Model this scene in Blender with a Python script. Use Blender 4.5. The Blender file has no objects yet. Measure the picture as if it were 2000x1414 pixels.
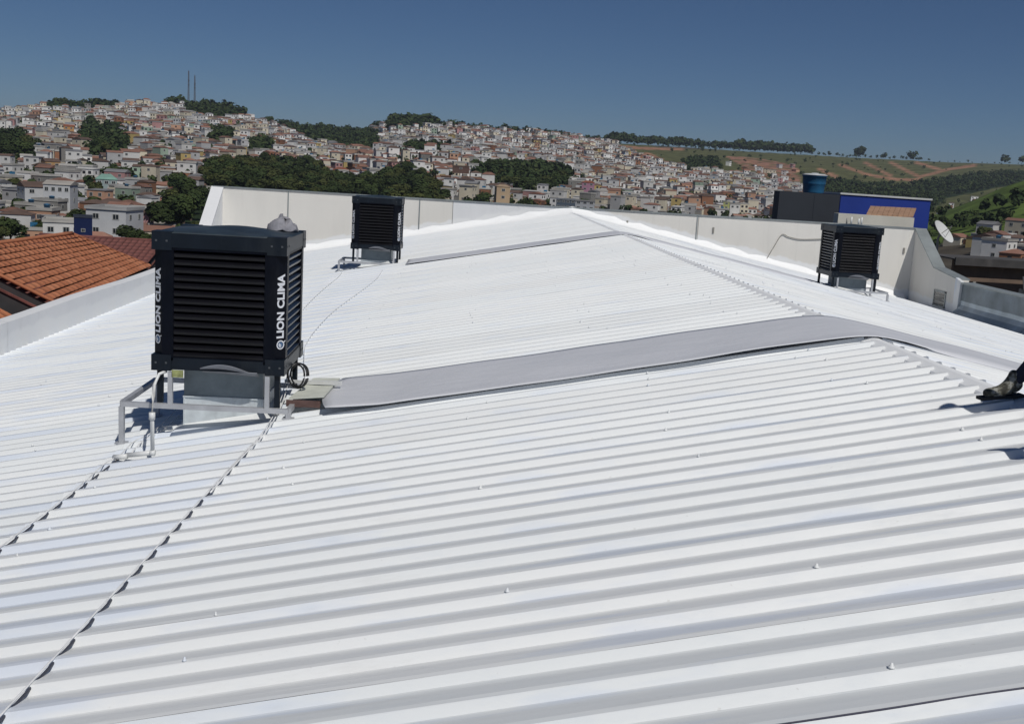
import bpy, math, random, numpy as np
from mathutils import Vector, Matrix
random.seed(7)
SC = bpy.context.scene
COL = SC.collection
PI = math.pi
# ------------------------------------------------------------------ camera
FPX, PITCH, YAW, ROLL = 2165.9, 0.1704, 0.0518, 0.0585
CX, CZ, S = -3.7188, 1.3093, 0.1978            # eye position (y = 0) and roof slope
Fw = np.array([math.sin(YAW)*math.cos(PITCH), math.cos(YAW)*math.cos(PITCH), -math.sin(PITCH)])
R0 = np.array([math.cos(YAW), -math.sin(YAW), 0.0]); U0 = np.cross(R0, Fw)
Rt = math.cos(ROLL)*R0 + math.sin(ROLL)*U0
Up = -math.sin(ROLL)*R0 + math.cos(ROLL)*U0
O = np.array([CX, 0.0, CZ])
cd = bpy.data.cameras.new('camera'); cam = bpy.data.objects.new('camera', cd); COL.objects.link(cam)
m = Matrix([[Rt[0], Up[0], -Fw[0], CX], [Rt[1], Up[1], -Fw[1], 0], [Rt[2], Up[2], -Fw[2], CZ], [0, 0, 0, 1]])
cam.matrix_world = m
cd.sensor_width = 36; cd.lens = FPX/2000*36; cd.clip_end = 20000; cd.clip_start = 0.05
SC.camera = cam
# ------------------------------------------------------------------ light
SUN = Vector((0.26, -0.55, 0.79)).normalized()
el = math.asin(SUN.z); az = math.atan2(SUN.x, SUN.y)      # azimuth clockwise from +y
w = bpy.data.worlds.new('World'); SC.world = w; w.use_nodes = True
nt = w.node_tree; nt.nodes.clear()
sk = nt.nodes.new('ShaderNodeTexSky'); sk.sky_type = 'NISHITA'; sk.sun_disc = False
sk.sun_elevation = el; sk.sun_rotation = az; sk.altitude = 2300; sk.air_density = 0.93; sk.dust_density = 0.5; sk.ozone_density = 10.0
bg = nt.nodes.new('ShaderNodeBackground'); bg.inputs[1].default_value = 0.05
ow = nt.nodes.new('ShaderNodeOutputWorld')
nt.links.new(sk.outputs[0], bg.inputs[0]); nt.links.new(bg.outputs[0], ow.inputs[0])
sd = bpy.data.lights.new('sun', 'SUN'); sd.energy = 3.9; sd.angle = math.radians(0.55); sd.color = (1.0, 0.965, 0.91)
so = bpy.data.objects.new('sun', sd); COL.objects.link(so)
so.rotation_euler = SUN.to_track_quat('Z', 'Y').to_euler(); so.location = (0, -10, 30)
SC.view_settings.view_transform = 'Standard'; SC.view_settings.look = 'None'
SC.view_settings.exposure = -0.47; SC.view_settings.gamma = 1.0; SC.view_settings.use_curve_mapping = False

# ------------------------------------------------------------------ pixel helpers (photo pixels 2000x1414)
def ray(px, py): return Fw*FPX + Rt*(px-1000) - Up*(py-707)
def P(px, py, y): d = ray(px, py); return O + d*(y/d[1])
def PX(px, py, x): d = ray(px, py); return O + d*((x-CX)/d[0])
def onL(px, py, h=0.0): d = ray(px, py); t = (S*CX-CZ+h)/(d[2]-S*d[0]); return O + t*d
def onR(px, py, h=0.0): d = ray(px, py); t = (-S*CX-CZ+h)/(d[2]+S*d[0]); return O + t*d
def proj(x, y, z):
    dx, dy, dz = x-O[0], y-O[1], z-O[2]
    q = dx*Fw[0]+dy*Fw[1]+dz*Fw[2]
    return (1000+FPX*(dx*Rt[0]+dy*Rt[1]+dz*Rt[2])/q, 707-FPX*(dx*Up[0]+dy*Up[1]+dz*Up[2])/q)
# ------------------------------------------------------------------ materials
MATS = {}
class NT:
    def __init__(s, name):
        s.m = bpy.data.materials.new(name); s.m.use_nodes = True; s.t = s.m.node_tree
        s.b = s.t.nodes['Principled BSDF']
    def n(s, typ, **kw):
        q = s.t.nodes.new(typ)
        for k, v in kw.items(): setattr(q, k, v)
        return q
    def l(s, a, b): s.t.links.new(a, b)
    def noise(s, scale, detail=4, rough=0.55, coord='Object', vec=(1, 1, 1)):
        tc = s.n('ShaderNodeTexCoord'); mp = s.n('ShaderNodeMapping'); mp.inputs['Scale'].default_value = vec
        nz = s.n('ShaderNodeTexNoise'); nz.inputs['Scale'].default_value = scale; nz.inputs['Detail'].default_value = detail
        nz.inputs['Roughness'].default_value = rough
        s.l(tc.outputs[coord], mp.inputs[0]); s.l(mp.outputs[0], nz.inputs['Vector']); return nz.outputs['Fac']
    def ramp(s, fac, stops):
        r = s.n('ShaderNodeValToRGB'); e = r.color_ramp.elements
        while len(e) < len(stops): e.new(0.5)
        for i, (p, c) in enumerate(stops):
            e[i].position = p; e[i].color = (*c, 1) if not isinstance(c, float) else (c, c, c, 1)
        s.l(fac, r.inputs[0]); return r.outputs[0]
    def mix(s, fac, a, b, mode='MIX'):
        x = s.n('ShaderNodeMix', data_type='RGBA', blend_type=mode)
        for i, v in ((0, fac), (6, a), (7, b)):
            if isinstance(v, (float, int)): x.inputs[i].default_value = v
            elif isinstance(v, tuple): x.inputs[i].default_value = (*v, 1)
            else: s.l(v, x.inputs[i])
        return x.outputs[2]
    def bump(s, h, strength=0.3, dist=0.01):
        b = s.n('ShaderNodeBump'); b.inputs['Strength'].default_value = strength; b.inputs['Distance'].default_value = dist
        s.l(h, b.inputs['Height']); s.l(b.outputs[0], s.b.inputs['Normal'])
    def fin(s, col=None, rough=0.6, metal=0.0, spec=0.5):
        if isinstance(col, tuple): s.b.inputs['Base Color'].default_value = (*col, 1)
        elif col is not None: s.l(col, s.b.inputs['Base Color'])
        if isinstance(rough, float): s.b.inputs['Roughness'].default_value = rough
        else: s.l(rough, s.b.inputs['Roughness'])
        s.b.inputs['Metallic'].default_value = metal; s.b.inputs['Specular IOR Level'].default_value = spec
        return s.m
def mat(name, col, rough=0.6, metal=0.0, var=0.12, scale=3.0, bump=0.0, spec=0.5, coord='Object', stain=None):
    if name in MATS: return MATS[name]
    k = NT(name); f = k.noise(scale, 6, 0.6, coord)
    lo = tuple(c*(1-var) for c in col); hi = tuple(min(1, c*(1+var)) for c in col)
    c = k.ramp(f, [(0.3, lo), (0.7, hi)])
    if stain:
        g = k.noise(scale*0.6, 8, 0.7, coord, (1, 1, 0.25))
        c = k.mix(k.ramp(g, [(0.52, 0.0), (0.72, 0.6)]), c, stain)
    if bump: k.bump(k.noise(scale*9, 5, 0.6, coord), bump, 0.01)
    MATS[name] = k.fin(c, rough, metal, spec); return MATS[name]
def tint_mat(name, rough=0.7, var=0.15, scale=0.6, spec=0.3, base=None):
    """colour of the object itself (Object Info), with stains"""
    k = NT(name); oi = k.n('ShaderNodeObjectInfo')
    f = k.noise(scale, 6, 0.65); r = k.ramp(f, [(0.3, 1-var*1.6), (0.7, 1.0)])
    c = k.mix(1.0, oi.outputs['Color'], r, 'MULTIPLY'); MATS[name] = k.fin(c, rough, 0, spec); return MATS[name]
def attr_mat(name, rough=0.8, var=0.2, scale=0.3, spec=0.2, bump=0):
    k = NT(name); a = k.n('ShaderNodeAttribute', attribute_name='Col')
    f = k.noise(scale, 8, 0.7); r = k.ramp(f, [(0.3, 1-var), (0.7, 1+var)])
    c = k.mix(1.0, a.outputs['Color'], r, 'MULTIPLY')
    if bump: k.bump(k.noise(scale*4, 6, .7), bump, 1.0)
    MATS[name] = k.fin(c, rough, 0, spec); return MATS[name]

# white elastomeric paint brushed over the sheets: thin places let bluish zinc through
def white_paint():
    k = NT('white_roof_paint'); oi = k.n('ShaderNodeObjectInfo')
    f1 = k.noise(0.9, 4, 0.6, 'Object', (0.45, 3.4, 1)); f2 = k.noise(7, 6, 0.7, 'Object', (0.6, 2.2, 1)); f3 = k.noise(2.3, 9, 0.75)
    c = k.mix(k.ramp(f1, [(0.52, 0.0), (0.60, 1.0)]), (0.79, 0.805, 0.80), (0.69, 0.735, 0.80))
    c = k.mix(k.ramp(f2, [(0.5, 0.0), (0.8, 0.38)]), c, (0.66, 0.71, 0.76))
    c = k.mix(k.ramp(f3, [(0.62, 0.0), (0.78, 0.4)]), c, (0.58, 0.585, 0.575))
    f4 = k.noise(1.5, 8, .72, 'Object', (.35, 2.6, 1)); c = k.mix(k.ramp(f4, [(.57, 0.0), (.70, .42)]), c, (.60, .60, .585))
    f5 = k.noise(38, 3, .5); c = k.mix(k.ramp(f5, [(.70, 0.0), (.78, .35)]), c, (.50, .49, .46))
    c = k.mix(1.0, c, oi.outputs['Color'], 'MULTIPLY')
    k.bump(k.noise(22, 4, 0.6, 'Object', (0.5, 1.5, 1)), 0.12, 0.004)
    return k.fin(c, k.ramp(f2, [(0.3, 0.48), (0.8, 0.66)]), 0, 0.35)
M_ROOF = white_paint()
def cap_paint():
    k = NT('thick_white_paint'); c = k.ramp(k.noise(3, 6, .6), [(.3, (.90, .91, .91)), (.7, (.93, .94, .94))]); k.bump(k.noise(14, 4), .15, .004); return k.fin(c, .5, 0, .35)
M_CAP = cap_paint()
M_MEMB = None
def membrane():
    k = NT('grey_membrane'); f = k.noise(1.3, 5, .6, 'Object', (.6, 2, 1)); g = k.noise(9, 8, .75)
    c = k.ramp(f, [(0.3, (0.64, 0.655, 0.69)), (0.7, (0.69, 0.70, 0.735))])
    c = k.mix(k.ramp(g, [(0.62, 0.0), (0.75, 0.5)]), c, (0.70, 0.71, 0.71))
    c = k.mix(k.ramp(k.noise(2.0, 8, .75, 'Object', (.5, 1.6, 1)), [(.55, 0.0), (.7, .3)]), c, (.52, .53, .56))
    k.bump(k.noise(3.5, 6, .7, 'Object', (1, 1.8, 1)), .5, .025)
    return k.fin(c, 0.5, 0, .4)
M_MEMB = membrane()
def wall_paint(name, a, up=0.36):
    """wall paint; the lowest strip above the roof line is overpainted white (object z is measured at the ridge)"""
    k = NT(name); tc = k.n('ShaderNodeTexCoord'); sx = k.n('ShaderNodeSeparateXYZ'); k.l(tc.outputs['Object'], sx.inputs[0])
    ab = k.n('ShaderNodeMath', operation='ABSOLUTE'); k.l(sx.outputs[0], ab.inputs[0])
    mu = k.n('ShaderNodeMath', operation='MULTIPLY_ADD'); mu.inputs[1].default_value = S; k.l(ab.outputs[0], mu.inputs[0]); k.l(sx.outputs[2], mu.inputs[2])
    nz = k.noise(1.6, 6, .65, 'Object', (1, 1, .4))
    ad = k.n('ShaderNodeMath', operation='MULTIPLY_ADD'); ad.inputs[1].default_value = -0.45; k.l(nz, ad.inputs[0]); k.l(mu.outputs[0], ad.inputs[2])
    f = k.ramp(ad.outputs[0], [(max(0, up-0.27), 1.0), (max(0.02, up-0.2), 0.0)])
    g = k.noise(1.1, 8, .7, 'Object', (1.5, 1.5, .35))
    lo = tuple(v*.95 for v in a)
    c = k.ramp(g, [(.35, lo), (.65, a)])
    c = k.mix(k.ramp(k.noise(5, 9, .8, 'Object', (2, 2, .3)), [(.62, 0.0), (.8, .35)]), c, tuple(v*.7 for v in a))
    c = k.mix(k.ramp(k.noise(1.0, 7, .7, 'Object', (5, 5, .22)), [(.56, 0.0), (.74, .3)]), c, tuple(v*.72 for v in a))
    c = k.mix(f, c, (.82, .83, .83))
    k.bump(k.noise(60, 3, .6), .15, .003)
    return k.fin(c, .75, 0, .3)
M_CREAM = wall_paint('cream_wall_paint', (0.77, 0.75, 0.70)); M_WWALL = wall_paint('white_wall_paint', (0.78, 0.79, 0.80))
M_BOLT = mat('dull_bolt', (.10, .11, .12), .5, .4)
M_ZINC2 = mat('dull_zinc_collar', (.22, .26, .28), .5, .3, .2, 5.0)
M_COPE = mat('coping_metal', (0.30, 0.33, 0.33), 0.5, 0.3, .15, 2.0)
M_ZINC = mat('galvanised_steel', (0.66, 0.71, 0.73), 0.45, 0.25, .16, 6.0, stain=(.3, .32, .33))
M_BAR = mat('painted_steel_bar', (0.50, 0.51, 0.53), 0.45, 0.35, .12, 8.0)
M_BLK = mat('black_plastic', (0.0018, 0.0030, 0.0075), 0.45, 0, .3, 5.0, spec=.16, stain=(.012, .013, .016))
M_BLK2 = mat('dark_grey_plastic', (0.0055, 0.010, 0.017), 0.42, 0, .3, 3.0, spec=.3, stain=(.028, .032, .036))
M_SLAT = mat('louvre_plastic', (0.0035, 0.0035, 0.0060), 0.32, 0, .35, 9.0, spec=.4)
M_PAD = mat('cooling_pad', (0.004, 0.005, 0.006), 0.9)
M_DUST = mat('dusty_cap_plastic', (0.026, 0.040, 0.052), 0.5, 0, .4, 2.5, stain=(.10, .11, .115))
M_PVC = mat('white_pvc', (0.72, 0.73, 0.72), 0.4, 0, .06, 9.0)
M_CORD = mat('painted_conduit', (0.84, 0.85, 0.85), 0.5, 0, .2, 9.0)
M_HOSE = mat('black_rubber', (0.012, 0.012, 0.014), 0.4)
M_PRINT = mat('white_print', (0.72, 0.74, 0.78), 0.5, var=.03)
M_LOGO = mat('logo_blue', (0.06, 0.13, 0.25), 0.5)
M_YEL = mat('yellow_label', (0.28, 0.30, 0.12), 0.6, var=.4, scale=30)
M_CLOTH = mat('grey_cloth', (0.28, 0.28, 0.31), 0.9, var=.25, scale=12, bump=.6)
M_TARP = mat('grey_tarpaulin', (0.26, 0.27, 0.30), 0.55, var=.2, scale=6, bump=.4)
M_RUST = mat('rusty_primer', (0.115, 0.066, 0.058), 0.8, var=.3, scale=14)
M_CRM = mat('cream_board', (0.62, 0.64, 0.57), 0.7, var=.1, scale=7)
M_FLASH = mat('grey_flashing', (0.40, 0.47, 0.52), 0.45, .3, .25, 1.6, stain=(.18, .22, .26))
M_CONC = mat('old_render', (0.33, 0.32, 0.29), 0.9, 0, .25, .8, stain=(.12, .11, .10))
M_GLASS = mat('dark_glass', (0.02, 0.025, 0.03), 0.15, 0, .2, 1.0, spec=.6)
M_SILL = mat('window_frame', (0.45, 0.45, 0.43), .6)
# ------------------------------------------------------------------ mesh helpers
class MB:
    def __init__(s): s.v = []; s.f = []; s.mi = []; s.c = []
    def add(s, v, f, mi=0, col=None):
        o = len(s.v); s.v.extend(tuple(map(float, q)) for q in v); s.f.extend(tuple(i+o for i in q) for q in f); s.mi.extend([mi]*len(f))
        if col is not None: s.c.extend([col]*len(f))
    def box(s, x0, x1, y0, y1, z0, z1, mi=0, col=None, M=None):
        v = [(x, y, z) for z in (z0, z1) for y in (y0, y1) for x in (x0, x1)]
        if M is not None: v = [tuple(M @ Vector(q)) for q in v]
        s.add(v, [(0, 2, 3, 1), (4, 5, 7, 6), (0, 1, 5, 4), (2, 6, 7, 3), (0, 4, 6, 2), (1, 3, 7, 5)], mi, col)
    def prism(s, poly, a, b, mi=0, col=None):
        """poly: list of 3-vectors (base ring), extruded by vector b-a"""
        n = len(poly); d = [b[i]-a[i] for i in range(3)]
        v = list(poly)+[(p[0]+d[0], p[1]+d[1], p[2]+d[2]) for p in poly]
        s.add(v, [tuple(range(n))[::-1], tuple(range(n, 2*n))]+[(i, (i+1) % n, n+(i+1) % n, n+i) for i in range(n)], mi, col)
    def bar(s, a, b, r, mi=0, up=(0, 0, 1)):
        a, b = Vector(a), Vector(b); d = (b-a).normalized(); u = Vector(up)
        if abs(d.dot(u)) > .95: u = Vector((0, 1, 0))
        x = d.cross(u).normalized(); y = x.cross(d).normalized(); rx, ry = r if isinstance(r, tuple) else (r, r)
        v = [p+x*i*rx+y*j*ry for p in (a, b) for i, j in ((-1, -1), (1, -1), (1, 1), (-1, 1))]
        s.add(v, [(0, 3, 2, 1), (4, 5, 6, 7), (0, 1, 5, 4), (1, 2, 6, 5), (2, 3, 7, 6), (3, 0, 4, 7)], mi)
    def tube(s, pts, r, n=8, mi=0):
        pts = [Vector(p) for p in pts]; rings = []
        for i, p in enumerate(pts):
            d = (pts[min(i+1, len(pts)-1)]-pts[max(i-1, 0)]).normalized()
            u = Vector((0, 0, 1)) if abs(d.z) < .9 else Vector((0, 1, 0))
            x = d.cross(u).normalized(); y = x.cross(d); rr = r[i] if isinstance(r, (list, tuple)) else r
            rings.append([p+x*math.cos(t)*rr+y*math.sin(t)*rr for t in [2*PI*k/n for k in range(n)]])
        v = [q for rg in rings for q in rg]; f = []
        for i in range(len(pts)-1):
            for k in range(n): f.append((i*n+k, i*n+(k+1) % n, (i+1)*n+(k+1) % n, (i+1)*n+k))
        f.append(tuple(range(n))[::-1]); f.append(tuple((len(pts)-1)*n+k for k in range(n)))
        s.add(v, f, mi)
    def lathe(s, prof, n=20, c=(0, 0, 0), mi=0):
        v = []; f = []
        for r, z in prof:
            for k in range(n): v.append((c[0]+r*math.cos(2*PI*k/n), c[1]+r*math.sin(2*PI*k/n), c[2]+z))
        for i in range(len(prof)-1):
            for k in range(n): f.append((i*n+k, i*n+(k+1) % n, (i+1)*n+(k+1) % n, (i+1)*n+k))
        f.append(tuple((len(prof)-1)*n+k for k in range(n))); f.append(tuple(range(n))[::-1]); s.add(v, f, mi)
    def grid(s, fn, nu, nv, mi=0, thick=None):
        v = [fn(i/nu, j/nv) for j in range(nv+1) for i in range(nu+1)]; W = nu+1
        f = [(j*W+i, j*W+i+1, (j+1)*W+i+1, (j+1)*W+i) for j in range(nv) for i in range(nu)]
        if thick is None: s.add(v, f, mi); return
        n0 = len(v); v2 = [(a, b, c-thick) for a, b, c in v]
        f2 = [tuple(n0+i for i in q[::-1]) for q in f]; rim = []
        for i in range(nu): rim.append((i+1, i, n0+i, n0+i+1)); rim.append((nv*W+i, nv*W+i+1, n0+nv*W+i+1, n0+nv*W+i))
        for j in range(nv): rim.append((j*W, (j+1)*W, n0+(j+1)*W, n0+j*W)); rim.append(((j+1)*W+nu, j*W+nu, n0+j*W+nu, n0+(j+1)*W+nu))
        s.add(v+v2, f+f2+rim, mi)
    def mesh(s, name, mats, smooth=False):
        me = bpy.data.meshes.new(name); me.from_pydata(s.v, [], s.f)
        for q in (mats if isinstance(mats, (list, tuple)) else [mats]): me.materials.append(q)
        if any(s.mi): me.polygons.foreach_set('material_index', s.mi)
        if s.c:
            ca = me.color_attributes.new('Col', 'FLOAT_COLOR', 'CORNER')
            arr = np.repeat(np.array([(*c, 1.0) for c in s.c], dtype=np.float32), [len(q) for q in s.f], axis=0)
            ca.data.foreach_set('color', arr.ravel())
        if smooth: me.polygons.foreach_set('use_smooth', [True]*len(me.polygons))
        me.update(); return me
    def obj(s, name, mats, parent=None, smooth=False, **kw): return link(name, s.mesh(name, mats, smooth), parent, **kw)
def link(name, data, parent=None, loc=None, rot=None, scale=None, color=None, label=None, kind=None):
    o = bpy.data.objects.new(name, data); COL.objects.link(o)
    if parent is not None: o.parent = parent
    if loc is not None: o.location = loc
    if rot is not None: o.rotation_euler = rot
    if scale is not None: o.scale = scale
    if color is not None: o.color = (*color, 1)
    if label: o['label'] = label
    if kind: o['kind'] = kind
    return o
def tag(o, label, cat, group=None):
    o['label'] = label; o['category'] = cat
    if group: o['group'] = group
    return o
def thing(name, label, cat, loc=(0, 0, 0), rz=0.0, group=None):
    o = link(name, None, loc=loc, rot=(0, 0, rz)); o.empty_display_size = .2; return tag(o, label, cat, group)
def dup(root, loc, rz=0.0, label=None):
    r = root.copy(); COL.objects.link(r); r.location = loc; r.rotation_euler = (0, 0, rz)
    if label: r['label'] = label
    for ch in list(root.children):
        c = ch.copy(); COL.objects.link(c); c.parent = r
        for g in list(ch.children):
            d = g.copy(); COL.objects.link(d); d.parent = c
    return r
# ------------------------------------------------------------------ terrain
from math import hypot, atan2, tan
def pix_dir(px, py):
    d = ray(px, py); return atan2(d[0], d[1]), d[2]/hypot(d[0], d[1])
# photo column: skyline row (ground), crest distance, start of rise, near valley level
SKY = [(-900, 235, 1000, 230), (-300, 222, 950, 230), (0, 221, 900, 230), (100, 212, 900, 230), (200, 211, 900, 230), (300, 209, 900, 230), (400, 212, 900, 230),
       (450, 222, 900, 230), (520, 246, 930, 240), (600, 258, 980, 260), (700, 264, 1000, 260), (770, 247, 900, 260), (850, 250, 900, 260), (950, 258, 950, 280),
       (1050, 264, 1000, 300), (1150, 276, 1100, 320), (1250, 283, 1250, 340), (1400, 292, 1400, 380), (1580, 303, 1500, 460), (1700, 310, 1600, 520), (1850, 317, 1700, 560),
       (2000, 321, 1700, 560), (2300, 330, 1700, 560), (2900, 360, 1700, 560)]
TA = []
for px, py, rc, r0 in SKY:
    a, e = pix_dir(px, py); TA.append((a, CZ+rc*e, rc, r0))
TA = np.array(TA)
def fbm(x, y, s, seed=0.0):
    return (math.sin(x*s+1.3+seed)*math.cos(y*s*1.1-0.7+seed*2)+.5*math.sin(x*s*2.1+y*s*1.3+seed)+.3*math.sin(x*s*4.3-y*s*3.7+2+seed))/1.8
NH = [(1780, 428), (1830, 420), (1900, 392), (1960, 366), (2000, 353), (2150, 330), (2500, 330), (2900, 345)]   # crest of the near green hill
NHA = np.array([pix_dir(*q) for q in NH])
def ground0(x, y):
    dx, dy = x-CX, y; r = hypot(dx, dy); a = atan2(dx, dy)
    if abs(a) > 1.3: return -12.0
    zc = np.interp(a, TA[:, 0], TA[:, 1]); rc = np.interp(a, TA[:, 0], TA[:, 2]); r0 = np.interp(a, TA[:, 0], TA[:, 3])
    zf = -11.5-1.5*min(1, r/200)
    t = (r-r0)/(rc-r0)
    if t <= 0: z = zf
    elif t < 1: z = zf+(zc-zf)*(t**1.25)*(1+.0*t)
    else: z = zc-(t-1)*rc*.12
    if r0 > 400 and t > 0 and t < 1:                     # eastern fields: a shallow valley first
        z -= 6*math.sin(PI*min(1, t*1.6))*min(1, (r0-400)/120) if t < .625 else 0
    z += fbm(x, y, .012)*2.2*min(1, max(0, (r-r0)/150))*max(0, 1-abs(t-.5)*1.6)
    if a > NHA[0, 0]-.02:
        e = np.interp(a, NHA[:, 0], NHA[:, 1]); h = CZ+430*e
        k = min(1, max(0, (a-NHA[0, 0]+.02)/.03)); bx = (r-430)/(150 if r < 430 else 190)
        b = math.exp(-bx*bx*1.3)
        z = max(z, z+(h-z)*b*k) if h > z else z
    return z
K = 1.42                                          # the town lies below and well beyond the roof
def ground(x, y):
    r = hypot(x-CX, y); z = CZ+K*(ground0(CX+(x-CX)/K, y/K)-CZ); q = min(1, max(0, (r-60)/110)); q = q*q*(3-2*q)
    return -12+(z+12)*q
def RC(a): return K*np.interp(a, TA[:, 0], TA[:, 2])
def hit_ground(px, py, rmax=1900):
    d = ray(px, py); h = hypot(d[0], d[1]); d = d/h; r = 60.0
    while r < rmax:
        p = O+d*r
        if p[2] <= ground(p[0], p[1]): return p[0], p[1], ground(p[0], p[1])
        r += 2.0
    return None
def inpoly(x, y, P_):
    c = False; j = len(P_)-1
    for i in range(len(P_)):
        if (P_[i][1] > y) != (P_[j][1] > y) and x < (P_[j][0]-P_[i][0])*(y-P_[i][1])/(P_[j][1]-P_[i][1])+P_[i][0]: c = not c
        j = i
    return c
WOODS = [[(385, 400), (405, 350), (440, 332), (560, 326), (630, 338), (650, 362), (690, 368), (740, 368), (762, 345), (800, 345), (850, 372), (870, 410), (640, 410)],
         [(545, 240), (620, 252), (735, 262), (740, 296), (690, 300), (610, 285), (565, 262)],
         [(920, 336), (1010, 330), (1080, 330), (1115, 345), (1100, 382), (1010, 388), (950, 368)],
         [(-100, 270), (40, 272), (75, 300), (60, 325), (-100, 325)], [(165, 245), (215, 248), (250, 285), (245, 318), (190, 318), (165, 290)],
         [(405, 262), (450, 262), (455, 290), (410, 290)], [(345, 392), (385, 378), (415, 372), (415, 430), (380, 470), (320, 470)],
         [(355, 203), (430, 203), (475, 228), (470, 240), (400, 238), (360, 225)], [(755, 228), (850, 228), (850, 256), (755, 256)],
         [(95, 200), (225, 200), (225, 217), (95, 220)], [(1590, 352), (1700, 366), (1800, 360), (1900, 345), (2100, 335), (2100, 355), (1950, 366), (1850, 388), (1800, 425), (1700, 405), (1600, 390)],
         [(795, 290), (870, 288), (880, 300), (800, 305)], [(1330, 318), (1400, 312), (1410, 340), (1340, 345)], [(486, 285), (530, 285), (530, 306), (486, 306)]]
FIELD = [(1185, 270), (1300, 290), (1600, 300), (2200, 310), (2200, 450), (1830, 440), (1820, 420), (1600, 400), (1560, 365), (1450, 345), (1350, 335), (1280, 318), (1230, 300)]
REDE = [(1415, 305), (1470, 308), (1550, 322), (1570, 365), (1520, 355), (1450, 325)]
TRACKS = [[(1640, 322), (1690, 340), (1740, 350), (1790, 352), (1797, 345), (1850, 332), (1905, 323)], [(1690, 318), (1735, 342), (1745, 350)], [(1742, 318), (1775, 336), (1797, 346)], [(1790, 318), (1830, 330)], [(1640, 350), (1600, 330)], [(1190, 284), (1250, 290), (1330, 292)], [(1450, 310), (1500, 330)], [(1265, 300), (1290, 312)]]
def near_track(px, py):
    for t in TRACKS:
        for a, b in zip(t, t[1:]):
            vx, vy = b[0]-a[0], b[1]-a[1]; q = max(0, min(1, ((px-a[0])*vx+(py-a[1])*vy)/(vx*vx+vy*vy)))
            if hypot((px-a[0]-q*vx), (py-a[1]-q*vy)*2.2) < 5.5: return True
    return False
def land(x, y, z):
    px, py = proj(x, y, z)
    py += 0
    if y < 20 or not -400 < px < 2400: return 'town'
    if px > 1790 and 290*K < hypot(x-CX, y) < 620*K: return 'near_field'
    if any(inpoly(px, py, q) for q in WOODS): return 'wood'
    if near_track(px, py): return 'track'
    if inpoly(px, py, REDE) and fbm(x, y, .08) > -.25: return 'earth'
    if px > 1790 and hypot(x-CX, y) > 290*K: return 'near_field' if hypot(x-CX, y) < 620*K else 'field'
    if inpoly(px, py, FIELD): return 'field'
    return 'town'
def build_ground():
    na, rs = 620, [0.0, 20, 40, 60]+[60*(1.0125**k) for k in range(1, 300)]
    rs = [r for r in rs if r < 3200]+[3500, 5000, 7000, 11000]
    v = []; cc = []
    LC = {'town': (.072, .062, .048), 'wood': (.022, .036, .016), 'track': (.29, .16, .10), 'earth': (.28, .15, .105), 'field': (.095, .100, .042), 'near_field': (.085, .125, .030)}
    for r in rs:
        for i in range(na+1):
            a = -1.05+2.1*i/na; x = CX+r*math.sin(a); y = r*math.cos(a)
            z = ground(x, y) if r < 3300 else ground(x*3200/r, y*3200/r)-(r-3200)*.05
            v.append((x, y, z)); c = LC[land(x, y, z)] if r > 100 else LC['town']
            k = 1+.35*fbm(x, y, .09, 3); cc.append((c[0]*k, c[1]*k, c[2]*k))
    W = na+1
    f = [(j*W+i, j*W+i+1, (j+1)*W+i+1, (j+1)*W+i) for j in range(len(rs)-1) for i in range(na)]
    me = bpy.data.meshes.new('ground'); me.from_pydata(v, [], f)
    ca = me.color_attributes.new('Col', 'FLOAT_COLOR', 'POINT'); ca.data.foreach_set('color', np.array([(*c, 1) for c in cc], dtype=np.float32).ravel())
    me.materials.append(attr_mat('ground_cover', .95, .45, .07, .1)); me.polygons.foreach_set('use_smooth', [True]*len(f))
    link('ground', me, kind='structure')
    b = MB(); b.grid(lambda u, t: (CX+(u-.5)*1200, -600+t*600.02, -12.03), 4, 4); b.obj('ground', mat('bare_ground', (.115, .092, .072), .95), kind='structure')
build_ground()

# ------------------------------------------------------------------ the white roof we stand on
YW, HX = 38.08, 12.14          # gable wall line, half width
YP, XR = 0.167, 0.085           # phase of the ribs, where the sheets stop beside the ridge
PROF = [(0, .038), (.032, .038), (.108, .0225), (.172, .006), (.205, 0), (.216, 0), (.246, .034)]   # crown, long back slope, pan, steep front
def roof_z(x): return -S*abs(x)
roof = thing('sheet_metal_roof', 'long white-painted ribbed metal roof with a low ridge, seen from on top', 'roof')
def sheet_mesh(side, xa, xb, seed):
    rnd = random.Random(seed); b = MB(); ys = []
    for k in range(4):
        if k == 0: ys += [(0, .038), (.032, .0384), (.086, .0282), (.088, .0266)]+PROF[2:]       # side lap over the neighbouring sheet
        else: ys += [(k*.25+u, h) for u, h in PROF]
    ys.append((1.0, .038)); nx = 14; v = []; f = []
    for i in range(nx+1):
        x = xa+(xb-xa)*i/nx
        for j, (u, h) in enumerate(ys):
            v.append((side*x, u+rnd.uniform(-.0012, .0012)*(0 < i < nx), -S*x+h+rnd.uniform(-.0008, .0008)))
    n = len(ys)
    for i in range(nx):
        for j in range(n-1): q = (i*n+j, i*n+j+1, (i+1)*n+j+1, (i+1)*n+j); f.append(q if side < 0 else q[::-1])
    o = len(v)                                        # folded-down end at the ridge, hemmed edge below
    for j, (u, h) in enumerate(ys): v.append((side*(xa-.004), u, -S*xa-.004))
    for j in range(n-1): q = (o+j, o+j+1, j+1, j); f.append(q if side < 0 else q[::-1])
    b.add(v, f); return b.mesh('roof_sheet', M_ROOF)
UP = {s: [sheet_mesh(s, XR, 6.60 if s < 0 else 4.62, 10+i) for i in range(3)] for s in (-1, 1)}
LO = {s: [sheet_mesh(s, 6.45 if s < 0 else 4.5, HX-.02, 20+i) for i in range(3)] for s in (-1, 1)}
Y0 = YP-4.0; rr = random.Random(3)
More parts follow.
